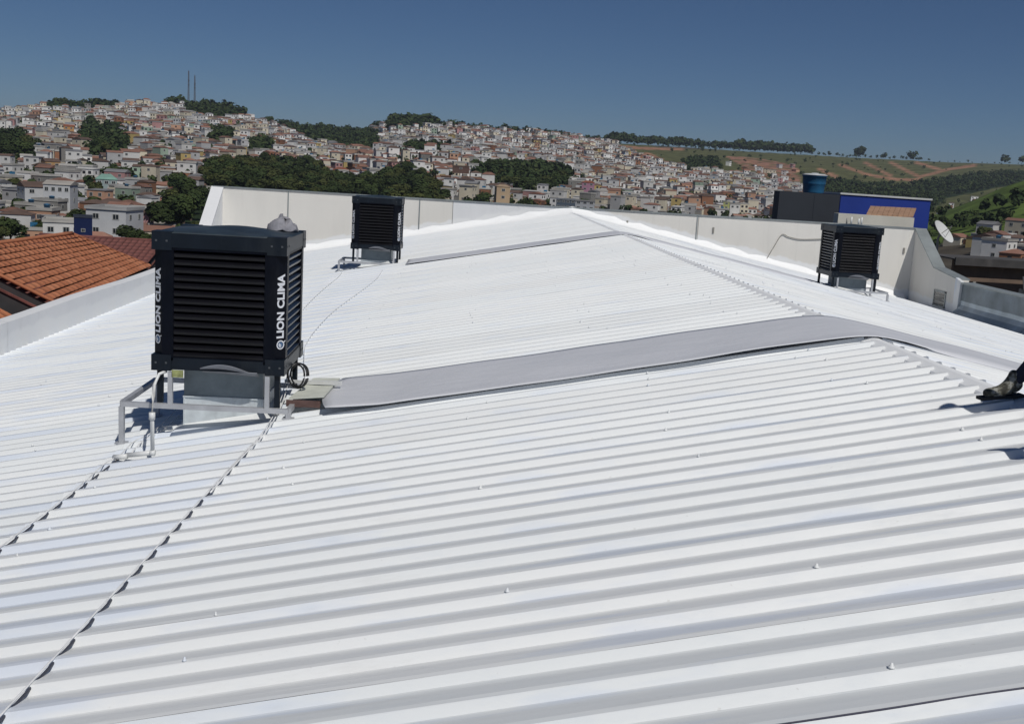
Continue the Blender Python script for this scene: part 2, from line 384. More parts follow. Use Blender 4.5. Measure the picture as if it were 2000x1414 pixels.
for k in range(42):
    y = Y0+k
    if y+1 > YW: break
    for s in (-1, 1):
        for src, dz in ((UP, .006), (LO, 0)):
            t = 1+rr.uniform(-.035, .03); bl = rr.uniform(-.005, .02)
            link('roof_sheet', src[s][rr.randrange(3)], roof, loc=(0, y, dz+rr.uniform(0, .0015)), color=(t-bl, t-bl*.4, t+.004))
b = MB()                                               # ridge capping in lengths
for k in range(15):
    y = Y0+k*3.0; y1 = min(y+3.03, YW-.02)
    if y1 <= y: break
    b = MB(); z = .020+.003*(k % 2)
    prof = [(-.125, -S*.125+z-.012), (-.115, -S*.115+z), (-.03, -S*.03+z+.016), (.03, -S*.03+z+.016), (.115, -S*.115+z), (.125, -S*.125+z-.012)]
    v = [(x, yy, zz) for yy in (y, y1) for x, zz in prof]; n = len(prof)
    b.add(v, [(i, i+1, n+i+1, n+i) for i in range(n-1)])
    b.obj('ridge_cap', M_CAP, roof)
b = MB()                                               # screw heads, painted over
rs_ = random.Random(5)
for s in (-1, 1):
    for xx in (.75, 2.15, 3.5, 4.9, 6.35, 7.5, 9.0, 10.5):
        for k in range(150):
            if rs_.random() < (.72 if s < 0 else .8): continue
            y = YP-3+.25*k+.012
            if y > 37.8: break
            x = xx+rs_.uniform(-.12, .12); z = -S*x+.047; r = rs_.uniform(.006, .011)
            b.lathe([(r*1.5, 0), (r*1.3, .004), (r*.8, .008), (r*.7, .016), (r*.2, .019)], 6, (s*x, y, z))
b.obj('screw_heads', M_ROOF, roof, True, kind='stuff')
b = MB()                                               # upturned flashing where the sheets meet the gable wall
for s in (-1, 1):
    v = []
    for i in range(41):
        x = s*(HX-.3)*i/40; j = .03*math.sin(i*1.7)+.02*math.sin(i*4.1)
        v += [(x, YW-.34+j, roof_z(x)-.02), (x, YW-.30+j, roof_z(x)+.046), (x, YW-.10, roof_z(x)+.075), (x, YW-.006, roof_z(x)+.22+j)]
    f = []
    for i in range(40):
        for q in (0, 1, 2): t = (4*i+q, 4*i+4+q, 4*i+5+q, 4*i+1+q); f.append(t if s > 0 else t[::-1])
    b.add(v, f)
b.obj('wall_flashing', M_CAP, roof, True)
# walls under the roof edge
# ------------------------------------------------------------------ gable wall
gw = thing('gable_wall', 'cream and white gable parapet wall across the far end of the white roof', 'wall', (0, 0, 0))
joints = [-HX, P(563, 380, YW)[0], P(820, 390, YW)[0], P(885, 395, YW)[0], P(1120, 408, YW)[0], P(1365, 425, YW)[0], HX]
def ztop(x): return .20-.006*(x+HX)*.5
for i in range(6):
    b = MB(); x0, x1 = joints[i]+.008, joints[i+1]-.008
    b.prism([(x0, YW, -12), (x1, YW, -12), (x1, YW, ztop(x1)), (x0, YW, ztop(x0))], (0, 0, 0), (0, .25, 0))
    b.obj('wall_panel', M_WWALL if i == 3 else M_CREAM, gw, label='white painted stretch of the wall' if i == 3 else None)
b = MB(); b.prism([(-HX, YW+.05, -12), (HX, YW+.05, -12), (HX, YW+.05, ztop(HX)-.02), (-HX, YW+.05, ztop(-HX)-.02)], (0, 0, 0), (0, .1, 0)); b.obj('joint_filler', M_CONC, gw)
for i in range(8):
    b = MB(); x0 = -HX+i*2*HX/8; x1 = x0+2*HX/8-.004
    b.prism([(x0, YW-.035, ztop(x0)+.003), (x1, YW-.035, ztop(x1)+.003), (x1, YW-.035, ztop(x1)+.035), (x0, YW-.035, ztop(x0)+.035)], (0, 0, 0), (0, .32, 0)); b.obj('coping', M_COPE, gw)
for px, dy in ((563, 0), (820, 0), (1365, 0)):
    q = P(px, 395, YW)[0]; b = MB(); b.bar((q, YW-.012, roof_z(q)+.15), (q, YW-.012, ztop(q)), (.018, .008)); b.obj('joint_strip', M_COPE, gw)
b = MB()
for px, py in ((1393, 450), (1225, 437), (1765, 490)):
    q = P(px, py, YW); b.box(q[0]-.03, q[0]+.03, YW-.03, YW-.002, q[2]-.1, q[2]+.1)
b.obj('wall_bracket', M_CONC, gw)
# raking wing walls at both ends
def wing(x0, x1, prof, label, m, cope):
    o = thing('wing_wall', label, 'wall'); zb = -12
    b = MB(); poly = [(x0, y, z) for y, z in prof]+[(x0, prof[-1][0], zb), (x0, prof[0][0], zb)]
    b.prism(poly, (x0, 0, 0), (x1, 0, 0)); b.obj('wall', m, o)
    for (ya, za), (yb, zb_) in zip(prof, prof[1:]):
        b = MB(); b.prism([(x0-.03, ya, za+.003), (x0-.03, yb, zb_+.003), (x0-.03, yb, zb_+.04), (x0-.03, ya, za+.04)], (0, 0, 0), (x1-x0+.06, 0, 0)); b.obj('coping', cope, o)
    return o
wing(-HX, -HX+.34, [(YW-.002, .19), (36.35, -1.0), (35.2, -1.72)], 'white raking end wall sloping down from the left end of the gable wall', M_WWALL, M_WWALL)
wing(HX-.15, HX+.2, [(YW-.002, .12), (36.2, -1.06), (34.3, -1.27)], 'cream raking end wall sloping down from the right end of the gable wall', M_CREAM, M_COPE)
# small opening with vent in the right wing / parapet
vt = thing('wall_vent', 'small framed vent opening low in the cream wall beside the right eave', 'vent')
q0 = PX(1826, 565, HX-.15); q1 = PX(1845, 603, HX-.15)
b = MB(); ya, yb = sorted((q0[1], q1[1])); za, zb = sorted((q0[2], q1[2])); x = HX-.15
for t in ((ya, ya+.05, za, zb), (yb-.05, yb, za, zb), (ya, yb, zb-.05, zb), (ya, yb, za, za+.05)): b.box(x-.03, x-.002, *t)
b.obj('frame', M_COPE, vt); b = MB(); b.box(x-.012, x-.003, ya+.05, yb-.05, za+.05, zb-.05); b.obj('pane', M_GLASS, vt)
b = MB()
for k in range(4): z = za+.1+k*(zb-za-.15)/4; b.box(x-.024, x-.014, ya+.05, yb-.05, z, z+.03)
b.obj('slat', M_CONC, vt)
# side parapets
lp = thing('side_parapet', 'low white parapet along the left eave beside the tiled roof', 'wall')
XL = -11.25
for k in range(7):
    y0 = -4+k*5.7; y1 = min(y0+5.69, 35.2)
    b = MB(); n = 8; v = []
    b.grid(lambda u, t: (XL-.26*t, y0+(y1-y0)*u, -1.67+.012*math.sin((y0+(y1-y0)*u)*.9)+.008*math.sin(t*3)), 10, 2)
    b.grid(lambda u, t: (XL+.012*math.sin(u*9+k)*t, y0+(y1-y0)*u, -1.67+.012*math.sin((y0+(y1-y0)*u)*.9)-t*.75), 10, 3)
    b.box(XL-.26, XL-.02, y0, y1, -12, -1.70)
    b.obj('parapet_length', M_WWALL, lp)
rp = thing('eave_parapet', 'grey flashed parapet wall along the right eave beyond the ridge', 'wall')
b = MB(); b.box(HX-.12, HX+.2, 31.0, 34.3, -12, -1.34); b.obj('wall', M_CONC, rp)
b = MB(); b.prism([(HX-.15, 34.28, -2.45), (HX-.15, 34.28, -1.2), (HX-.15, 33.9, -1.28), (HX-.15, 33.95, -2.45)], (0, 0, 0), (-.10, 0, 0)); b.obj('white_edge', M_ROOF, rp)
for k in range(17):
    y1 = 33.9-k*2.2; y0 = y1-2.18; b = MB()
    b.grid(lambda u, t: (HX-.20-.55*max(0, (1-t*2.4))**2-.02*math.sin(k*2+u*5), y0+(y1-y0)*u, -2.40+1.05*t), 6, 8, thick=.02); b.box(HX-.12, HX+.2, y0, y1, -12, -1.36)
    b.obj('flashing_sheet', M_FLASH, rp)
b = MB(); b.box(HX-.24, HX+.22, -3.5, 34.0, -1.35, -1.31); b.obj('coping', M_COPE, rp)
b = MB(); b.grid(lambda u, t: (HX-.85+.12*t, -3.5+37.5*u, -2.36+.05*math.sin(t*3)+.01*math.sin(u*40)), 40, 2, thick=.03); b.obj('gutter_lip', M_COPE, rp)
# ------------------------------------------------------------------ grey membranes laid over the ribs
def membrane_strip(ya, yb, xa, xb, lift, label, curl=True):
    o = thing('grey_membrane', label, 'membrane'); b = MB()
    def fn(u, t):
        x = xa+(xb-xa)*u; y = ya+(yb-ya)*t+.007*math.sin(x*1.3+t*2)+.004*math.sin(x*4.7)
        sx = math.sqrt(x*x+.03)                                  # soft over the ridge
        z = -S*sx+.034+.040+.003*math.sin(x*2.3+y*5)+.002*math.sin(x*6.3-y*3)+.003*math.sin(t*PI*2+x*.8)
        if t < .12: z += (x < .5)*lift*(1-t/.12)*(math.exp(-((x+.75)/.75)**2)+.25+.15*math.sin(x*2.3))
        if x > .3 and t < .08: z -= .032*(1-t/.08)*min(1, (x-.3)*2)
        if curl and u < .06: z += .045*(1-u/.06)*(1-.5*t); x += -.10*(t*(1-t))*4*(1-u/.06)
        return (x, y, z)
    b.grid(fn, 90, 14, thick=.006); b.obj('sheet', M_MEMB, o, True); return o
membrane_strip(9.60, 11.12, -4.84, 3.4, .022, 'broad grey membrane strip crossing the ridge from beside the front cooler')
membrane_strip(25.15, 26.35, -4.95, 4.4, .004, 'narrow far grey membrane strip running from the middle cooler over the ridge', False)
# grey cover patches near the left cooler: cream board, rusty edge
fb = thing('pipe_cover_board', 'cream board with a rust-brown front edge between the front cooler and the grey membrane', 'board')
def RL(x): return -S*abs(x)
b = MB(); b.prism([(-5.22, 10.0, RL(-5.22)+.17), (-4.90, 10.0, RL(-4.90)+.14), (-4.86, 10.95, RL(-4.86)+.12), (-5.12, 10.95, RL(-5.12)+.16)], (0, 0, 0), (0, 0, .015)); b.obj('board', M_CRM, fb)
b = MB(); b.box(-5.24, -4.93, 9.975, 9.995, RL(-5.1)+.085, RL(-5.1)+.145); b.obj('front_edge', M_RUST, fb)
b = MB(); b.bar((-5.15, 10.62, RL(-5.15)+.2), (-4.80, 10.5, RL(-4.8)+.16), .018); b.bar((-5.36, 10.68, RL(-5.3)+.22), (-5.15, 10.62, RL(-5.15)+.2), .014); b.obj('trim_strip', M_PVC, fb)
#@@COOLERS
# ------------------------------------------------------------------ evaporative coolers
W, HB = 1.15, 1.20
def cooler_body(label):
    """origin at the lower left front corner of the black box; +y goes away"""
    t = thing('evaporative_cooler', label, 'air cooler', group='black evaporative coolers on the white roof')
    b = MB(); b.box(.10, W-.10, .10, W-.10, .05, HB-.06); b.obj('cooling_pad', M_PAD, t)
    ch, fl = .085, .155                                            # chamfer leg, width of the corner post on each face
    def post(M):
        b = MB(); poly = [(ch, 0), (fl+ch*.3, 0), (fl+ch*.3, .03), (ch+.01, .03), (.03, ch+.01), (.03, fl+ch*.3), (0, fl+ch*.3), (0, ch)]
        c = W/2; pts = []
        for x, y in poly:
            q = M @ Vector((x-c, y-c, 0)); pts.append((q.x+c, q.y+c, .08))
        b.prism(pts, (0, 0, 0), (0, 0, HB-.20)); return b
    for k in range(4):
        M = Matrix.Rotation(k*PI/2, 3, 'Z'); po = post(M).obj('corner_post', M_BLK, t)
        n = M @ Vector((-1, -1, 0)).normalized(); cpos = M @ Vector((ch/2-W/2, ch/2-W/2, 0)); left = n.cross(Vector((0, 0, 1)))
        base = Vector((cpos.x+W/2, cpos.y+W/2, 0))+n*.003
        tx = bpy.data.meshes.get('lettering')
        if tx is None:
            tx = bpy.data.curves.new('name_print', 'FONT'); tx.body = 'LION CLIMA'; tx.size = .101; tx.offset = .0036; tx.extrude = .0012; tx.space_character = 1.02; tx.materials.append(M_PRINT)
            tx.align_y = 'CENTER'; tx.resolution_u = 3
            tmp = bpy.data.objects.new('lettering', tx); COL.objects.link(tmp); bpy.context.view_layer.update()
            tx = bpy.data.meshes.new_from_object(tmp.evaluated_get(bpy.context.evaluated_depsgraph_get())); tx.name = 'lettering'; bpy.data.objects.remove(tmp)
        R = Matrix((Vector((0, 0, 1)), left, n)).transposed().to_4x4()
        o = link('lettering', tx, po); o.matrix_basis = Matrix.Translation(base+Vector((0, 0, .318))) @ R
        b = MB(); ring = []
        def rg(r0, r1, d, seg, a0=0, a1=2*PI, mi=0):
            v = []; f = []
            for i in range(seg+1):
                a = a0+(a1-a0)*i/seg
                for r in (r0, r1): v.append(tuple(Vector((0, 0, .262))+base+n*d+Vector((0, 0, 1))*math.cos(a)*r+left*math.sin(a)*r))
            for i in range(seg): f.append((2*i, 2*i+1, 2*i+3, 2*i+2))
            b.add(v, f, mi)
        rg(.030, .041, .002, 20); rg(.0, .026, .001, 14, mi=1); rg(.010, .020, .003, 8, .6, 3.6); rg(.0, .007, .003, 6)
        b.bar(tuple(base+Vector((0, 0, .280))+n*.002-left*.03), tuple(base+Vector((0, 0, .298))+n*.002-left*.05), (.006, .001))
        b.obj('logo_badge', [M_PRINT, M_LOGO], po)
    # top cap with bolted corner brackets and a slightly domed lid
    b = MB(); zt = HB-.125
    b.box(-.004, W+.004, -.004, .045, zt, HB); b.box(-.004, W+.004, W-.045, W+.004, zt, HB); b.box(-.004, .045, .046, W-.046, zt, HB); b.box(W-.045, W+.004, .046, W-.046, zt, HB)
    cp = b.obj('cap_frame', M_BLK2, t)
    b = MB(); b.grid(lambda u, v: (W*u, W*v, HB+.004+.045*math.sin(PI*u)*math.sin(PI*v)+.006*math.sin(u*9)*math.sin(v*7)), 16, 16, thick=.02); b.obj('lid', M_DUST, t, True)
    zb = .105
    b = MB(); b.box(.0, W, .0, .04, 0, zb); b.box(0, W, W-.04, W, 0, zb); b.box(0, .04, .041, W-.041, 0, zb); b.box(W-.04, W, .041, W-.041, 0, zb); b.box(.04, W-.04, .04, W-.04, .0, .02)
    b.obj('water_tray', M_BLK2, t)
    for x in (0, 1):
        for y in (0, 1):
            for z0, z1 in ((-.012, .13), (HB-.15, HB+.012)):
                b = MB(); x0 = -.007 if x == 0 else W-.165; y0 = -.007 if y == 0 else W-.165
                b.box(x0, x0+.172, y0, y0+.172, z0, z1)
                br = b.obj('corner_bracket', M_BLK2, t); b = MB()
                for s_ in (.04, .13):
                    yy = -.012 if y == 0 else W+.007; xx = -.012 if x == 0 else W+.007
                    b.box(x0+s_-.008, x0+s_+.008, yy, yy+.006, (z0+z1)/2-.008, (z0+z1)/2+.008); b.box(xx, xx+.006, y0+s_-.008, y0+s_+.008, (z0+z1)/2-.008, (z0+z1)/2+.008)
                b.obj('bolt', M_BOLT, br, kind='stuff')
    z0, z1, n = zb+.01, zt-.01, 14; a, bb = fl+.028, W-fl-.028
    b = MB(); h = (z1-z0)/n
    b.prism([(a, .035, 0), (a, .012, -.004), (a, .004, .018), (a, .010, .024), (a, .060, h*.98), (a, .066, h*.94)], (0, 0, 0), (bb-a, 0, 0)); sm = b.mesh('slat', M_SLAT)
    for k in range(4):
        b = MB(); b.box(a-.014, a, .004, .06, z0-.01, z1+.01); b.box(bb, bb+.014, .004, .06, z0-.01, z1+.01); b.box(a, bb, .004, .06, z0-.012, z0); b.box(a, bb, .0, .06, z1-.012, z1+.012)
        M = Matrix.Translation((W/2, W/2, 0)) @ Matrix.Rotation(k*PI/2, 4, 'Z') @ Matrix.Translation((-W/2, -W/2, 0))
        lf = b.obj('louvre_frame', M_BLK, t); lf.matrix_basis = M
        for i in range(n): sl = link('slat', sm, lf, loc=(0, 0, z0+i*h), rot=(random.uniform(-.03, .03), 0, 0))
    return t
def cooler(loc, side, label, kx=.267):
    """side -1: on the left slope, +1 on the right slope"""
    t = cooler_body(label); x0, y0, z0 = loc; R = lambda x: -S*abs(x)-z0+.042
    zf = -.33                                                       # platform level
    D = .30                                                         # how deep the level platform overlaps
    lo, hi = (-kx, W+.05) if side < 0 else (-.05, W+kx)
    fr = MB(); r = .022
    fr.bar((lo, 0, zf), (hi, 0, zf), r); fr.bar((lo, W, zf), (hi, W, zf), r); fr.bar((lo, r, zf), (lo, W-r, zf), r); fr.bar((hi, r, zf), (hi, W-r, zf), r)
    fr.obj('platform_frame', M_BAR, t)
    for x in (lo, hi):
        for y in (.0, W):
            zz = R(x0+x)
            if zf-.03 > zz: b = MB(); b.bar((x+r*.1, y, zz-.03), (x+r*.1, y, zf-r), r); b.box(x-.05, x+.05, y-.05, y+.05, zz-.004, zz+.004); b.obj('stand_post', M_BAR, t)
    for x in (.06, W-.06):
        for y in (.05, W-.05): b = MB(); b.bar((x, y, zf+r), (x, y, 0), .024); b.obj('leg', M_BLK2, t, label='dark steel leg between box and platform')
    for x in (.16, W-.14): b = MB(); b.bar((x, 0, zf+r), (x, 0, -.02), .02); b.obj('prop', M_BAR, t)
    # duct down to the roof
    a, c, y1, y2 = .235, .235+.70, .20, .90; b = MB()
    v = []
    for x, y in ((a, y1), (c, y1), (c, y2), (a, y2)): v.append((x, y, R(x0+x)-.04))
    for x, y in ((a, y1), (c, y1), (c, y2), (a, y2)): v.append((x, y, -.28))
    b.add(v, [(0, 1, 5, 4), (1, 2, 6, 5), (2, 3, 7, 6), (3, 0, 4, 7), (4, 5, 6, 7)]); du = b.obj('duct', M_ZINC, t)
    b = MB()
    for x, y in ((a, y1), (c, y1), (c, y2), (a, y2)): b.bar((x, y, R(x0+x)-.03), (x, y, -.27), .008)
    b.box(a-.012, c+.012, y1-.012, y2+.012, -.285, -.27); b.obj('seam', M_ZINC, du)
    b = MB(); b.box(a-.004, c+.004, y1-.004, y2+.004, -.27, 0); b.obj('collar', M_ZINC2, t)
    b = MB(); e = .10
    v = []
    for x, y in ((a-e, y1-e), (c+e, y1-e), (c+e, y2+e), (a-e, y2+e)): v.append((x, y, R(x0+x)+.006))
    for x, y in ((a-.003, y1-.003), (c+.003, y1-.003), (c+.003, y2+.003), (a-.003, y2+.003)): v.append((x, y, R(x0+x)+.05))
    b.add(v, [(0, 1, 5, 4), (1, 2, 6, 5), (2, 3, 7, 6), (3, 0, 4, 7)]); b.obj('duct_flashing', M_ROOF, t)
    # scrap of tarpaulin under the tray
    b = MB(); b.grid(lambda u, q: (.42+.50*u, -.02-.05*math.sin(PI*u)*(1-q)+.10*q, .03+.055*math.sin(PI*min(1, u*1.15))*(1-q)-.05*q-.02*u), 14, 5, thick=.006); b.obj('tarpaulin_scrap', M_TARP, t, True)
    t.location = loc; return t
F1 = (-6.384, 9.753, -.590); F2 = (-6.298, 26.234, -.697); F3 = (5.176, 26.198, -.746)
c1 = cooler(F1, -1, 'largest black evaporative cooler, nearest, with a grey cloth left on its lid')
b = MB(); b.box(.175, .275, -.02, -.012, -.065, .0); b.obj('sticker', M_YEL, c1)
b = MB()
for k, (r, dx) in enumerate(((.105, 0), (.118, .012), (.11, .03))): b.tube([(W+.03+dx+r*.75*math.cos(t), .55+dx+.03*math.sin(t*2), -.05-.06+r*math.sin(t)) for t in [2*PI*i/24*.97 for i in range(25)]], .009, 6)
b.obj('hose', M_HOSE, c1, True)
c2 = cooler(F2, -1, 'middle black evaporative cooler in front of the cream stretch of the gable wall')
c3 = cooler(F3, 1, 'black evaporative cooler on the far slope at the right, seen corner-on')
# crumpled cloth on the lid
k = random.Random(4); b = MB()
def cl(u, v):
    r = .16*math.sqrt(max(0, u)); a = v*2*PI; h = .10*(1-u)**.6*(1+.25*math.sin(a*3+u*4))+.018*math.sin(a*5+u*9)
    return (F1[0]+W-.17+r*.86*math.cos(a)*(1+.18*math.sin(a*2)), F1[1]+.86+r*.75*math.sin(a), F1[2]+HB+.022+max(0.0, h)*(1.05-.1*math.cos(a)))
b.grid(cl, 12, 26, thick=.012); q = b.obj('crumpled_cloth', M_CLOTH, None, True); tag(q, 'crumpled grey cloth lying on top of the nearest cooler', 'cloth')
# ------------------------------------------------------------------ cables and pipes
def on(pts, h=.05, fn=onL): return [tuple(fn(px, py, h)) for px, py in pts]
def dense(pts, n=6):
    out = []
    for i in range(len(pts)-1):
        p0 = Vector(pts[max(0, i-1)]); p1 = Vector(pts[i]); p2 = Vector(pts[i+1]); p3 = Vector(pts[min(len(pts)-1, i+2)])
        for j in range(n):
            t = j/n; out.append(.5*((2*p1)+(p2-p0)*t+(2*p0-5*p1+4*p2-p3)*t*t+(3*p1-p0-3*p2+p3)*t**3))
    out.append(Vector(pts[-1])); return out
def cable(name, pts, r, m_, label, cat='cable', n=6, sm=True):
    b = MB(); b.tube(dense(pts, n) if n else pts, r, 8); o = b.obj(name, m_, None, sm); return tag(o, label, cat)
A = on([(565, 760), (545, 800), (512, 845), (470, 893), (428, 935), (385, 975), (330, 1025), (262, 1095), (190, 1165), (120, 1240), (40, 1335), (-60, 1460)], .056)
A = [(x, y, z-.004) for x, y, z in A]
p0, p1 = Vector(A[2]), Vector(A[-1]); A = A[:2]+[tuple(p0+(p1-p0)*i/9) for i in range(10)]
A[0] = (A[0][0], A[0][1], A[0][2]+.25); A[1] = (A[1][0], A[1][1], A[1][2]+.06)
cable('roof_conduit', A, .0048, M_CORD, 'pale conduit running from the front cooler down to the lower left over the ribs', 'conduit')
B_ = [(x+.022+.006*math.sin(i*1.3), y, z+.002) for i, (x, y, z) in enumerate(A)]
cable('power_cable', B_[:6], .006, M_CORD, 'thinner cable lying against the pale conduit', 'cable')
C_ = on([(345, 800), (300, 842), (262, 862), (235, 888), (205, 905), (160, 945), (110, 985), (50, 1030), (-60, 1115)], .054)
cable('condensate_conduit', C_, .0048, M_CORD, 'pale conduit passing the left stand post of the front cooler', 'conduit')
M_DASH = mat('shadow_dash_dark', (.05, .055, .075), .6)  # dark tubes sunk through the crowns imitate the conduits' shadow dashes
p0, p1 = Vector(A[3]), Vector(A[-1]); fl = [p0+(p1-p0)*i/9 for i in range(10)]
cable('trough_shadow_dash', [(v.x+.004, v.y, -S*abs(v.x)+.033) for v in fl], .0070, M_DASH, 'dark flex showing in each trough beside the pale conduit from the front cooler', 'cable', 0)
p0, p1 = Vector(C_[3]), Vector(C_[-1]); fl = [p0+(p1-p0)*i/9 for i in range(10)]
cable('trough_shadow_dash', [(v.x+.004, v.y, -S*abs(v.x)+.033) for v in fl], .0070, M_DASH, 'dark flex showing in each trough beside the conduit left of the stand', 'cable', 0)
D_ = [(x+.07, y+.08, z) for x, y, z in C_[:4]]
cable('short_cable', D_, .006, M_CORD, 'short cable end under the front cooler beside its left stand post', 'cable')
q = [tuple(onL(222, 893, .06)), tuple(onL(298, 884, .07)), None, None, None]
x, y, z = q[1]
pp = thing('drain_pipe', 'white plastic drain pipe dropping from the front cooler tray and turning left on the roof', 'pipe')
b = MB(); top = (F1[0]+.10, F1[1]-.03, F1[2]-.02)
b.tube([tuple(onL(222, 893, .06)), tuple(onL(248, 891, .06))], .022, 10); b.tube([tuple(onL(246, 889, .065)), (x, y, z)], .02, 10); b.obj('floor_run', M_PVC, pp, True)
b = MB(); b.tube([(x, y, z), (x-.005, y, z+.30), (x-.01, y+.01, z+.32)], .017, 10); b.tube([(x-.01, y+.01, z+.3), (x-.01+.01, y+.02, z+.48), (top[0]-.07, top[1]-.02, top[2]-.12), (top[0]-.03, top[1], top[2]-.02), (top[0]+.02, top[1]+.05, top[2])], .014, 10); b.obj('riser', M_PVC, pp, True)
b = MB(); b.tube([(x-.005, y, z+.28), (x-.005, y, z+.34)], .026, 10); b.obj('coupling', M_PVC, pp, True); b = MB(); b.tube([(x-.02, y, z), (x+.02, y, z)], .026, 10); b.obj('elbow', M_PVC, pp, True)
E_ = on([(596, 740), (594, 700), (598, 672), (620, 640), (655, 605), (700, 572), (735, 545), (747, 528)], .05)
cable('thin_wire', E_, .005, M_CORD, 'thin wire curving over the roof from the front cooler to the middle cooler', 'wire')
G_ = on([(590, 606), (615, 580), (640, 558), (662, 540), (670, 528)], .05)
cable('thin_wire', G_, .006, M_CORD, 'short thin wire reaching the left foot of the middle cooler', 'wire')
H_ = [tuple(P(px, py, YW-.03)) for px, py in ((1492, 515), (1510, 485), (1527, 459), (1540, 463), (1565, 468), (1608, 467))]
cable('wall_cable', H_, .014, M_CONC, 'cable hung on the cream wall left of the right-hand cooler', 'cable')
q0 = onL(1900, 1368, .041); yy = YP+.25*round((q0[1]-YP)/.25)-.002
I_ = [(x, yy+.002*math.sin(x*9), -S*abs(x)+.044) for x in (q0[0]-1.2, q0[0]-.8, q0[0]-.3, q0[0], q0[0]+.3, q0[0]+.6)]
cable('dark_lap_line', I_, .0035, mat('lap_line_dark', (.03, .03, .06), .5), 'dark line of sealant along a rib at the bottom right', 'sealant')  # thin dark tube drawn along the rib as a sheet lap line
#@@PERSON
# ------------------------------------------------------------------ kneeling worker at the right edge
M_NAVY = mat('navy_workwear', (.010, .014, .032), .85, 0, .3, 14, bump=.5); M_SKIN = mat('skin', (.22, .11, .07), .55, 0, .1, 20)
def camo():
    k = NT('mottled_boot'); f = k.noise(26, 4, .6); g = k.noise(9, 3, .6)
    c = k.ramp(f, [(.42, (.035, .034, .026)), (.5, (.10, .095, .07)), (.6, (.30, .30, .27))]); c = k.mix(k.ramp(g, [(.5, 0.0), (.6, .7)]), c, (.05, .048, .035))
    k.bump(k.noise(40, 3), .5, .004); return k.fin(c, .8)
M_BOOT = camo(); M_SOLE = mat('boot_sole', (.02, .02, .02), .8)
def skin(name, pts, edges, rad, m_, parent=None, sub=2):
    me = bpy.data.meshes.new(name); me.from_pydata(pts, edges, []); me.materials.append(m_); o = link(name, me, parent)
    md = o.modifiers.new('skin', 'SKIN'); md.use_smooth_shade = True
    for i, r in enumerate(rad): me.skin_vertices[0].data[i].radius = r if isinstance(r, tuple) else (r, r)
    me.skin_vertices[0].data[0].use_root = True
    sb = o.modifiers.new('sub', 'SUBSURF'); sb.levels = sub; sb.render_levels = sub; return o
def ensure_skin(me):
    pass
pe = thing('person', 'worker in navy squatting on the ridge at the right edge, one mottled boot showing', 'person', (.53, 6.36, .03))
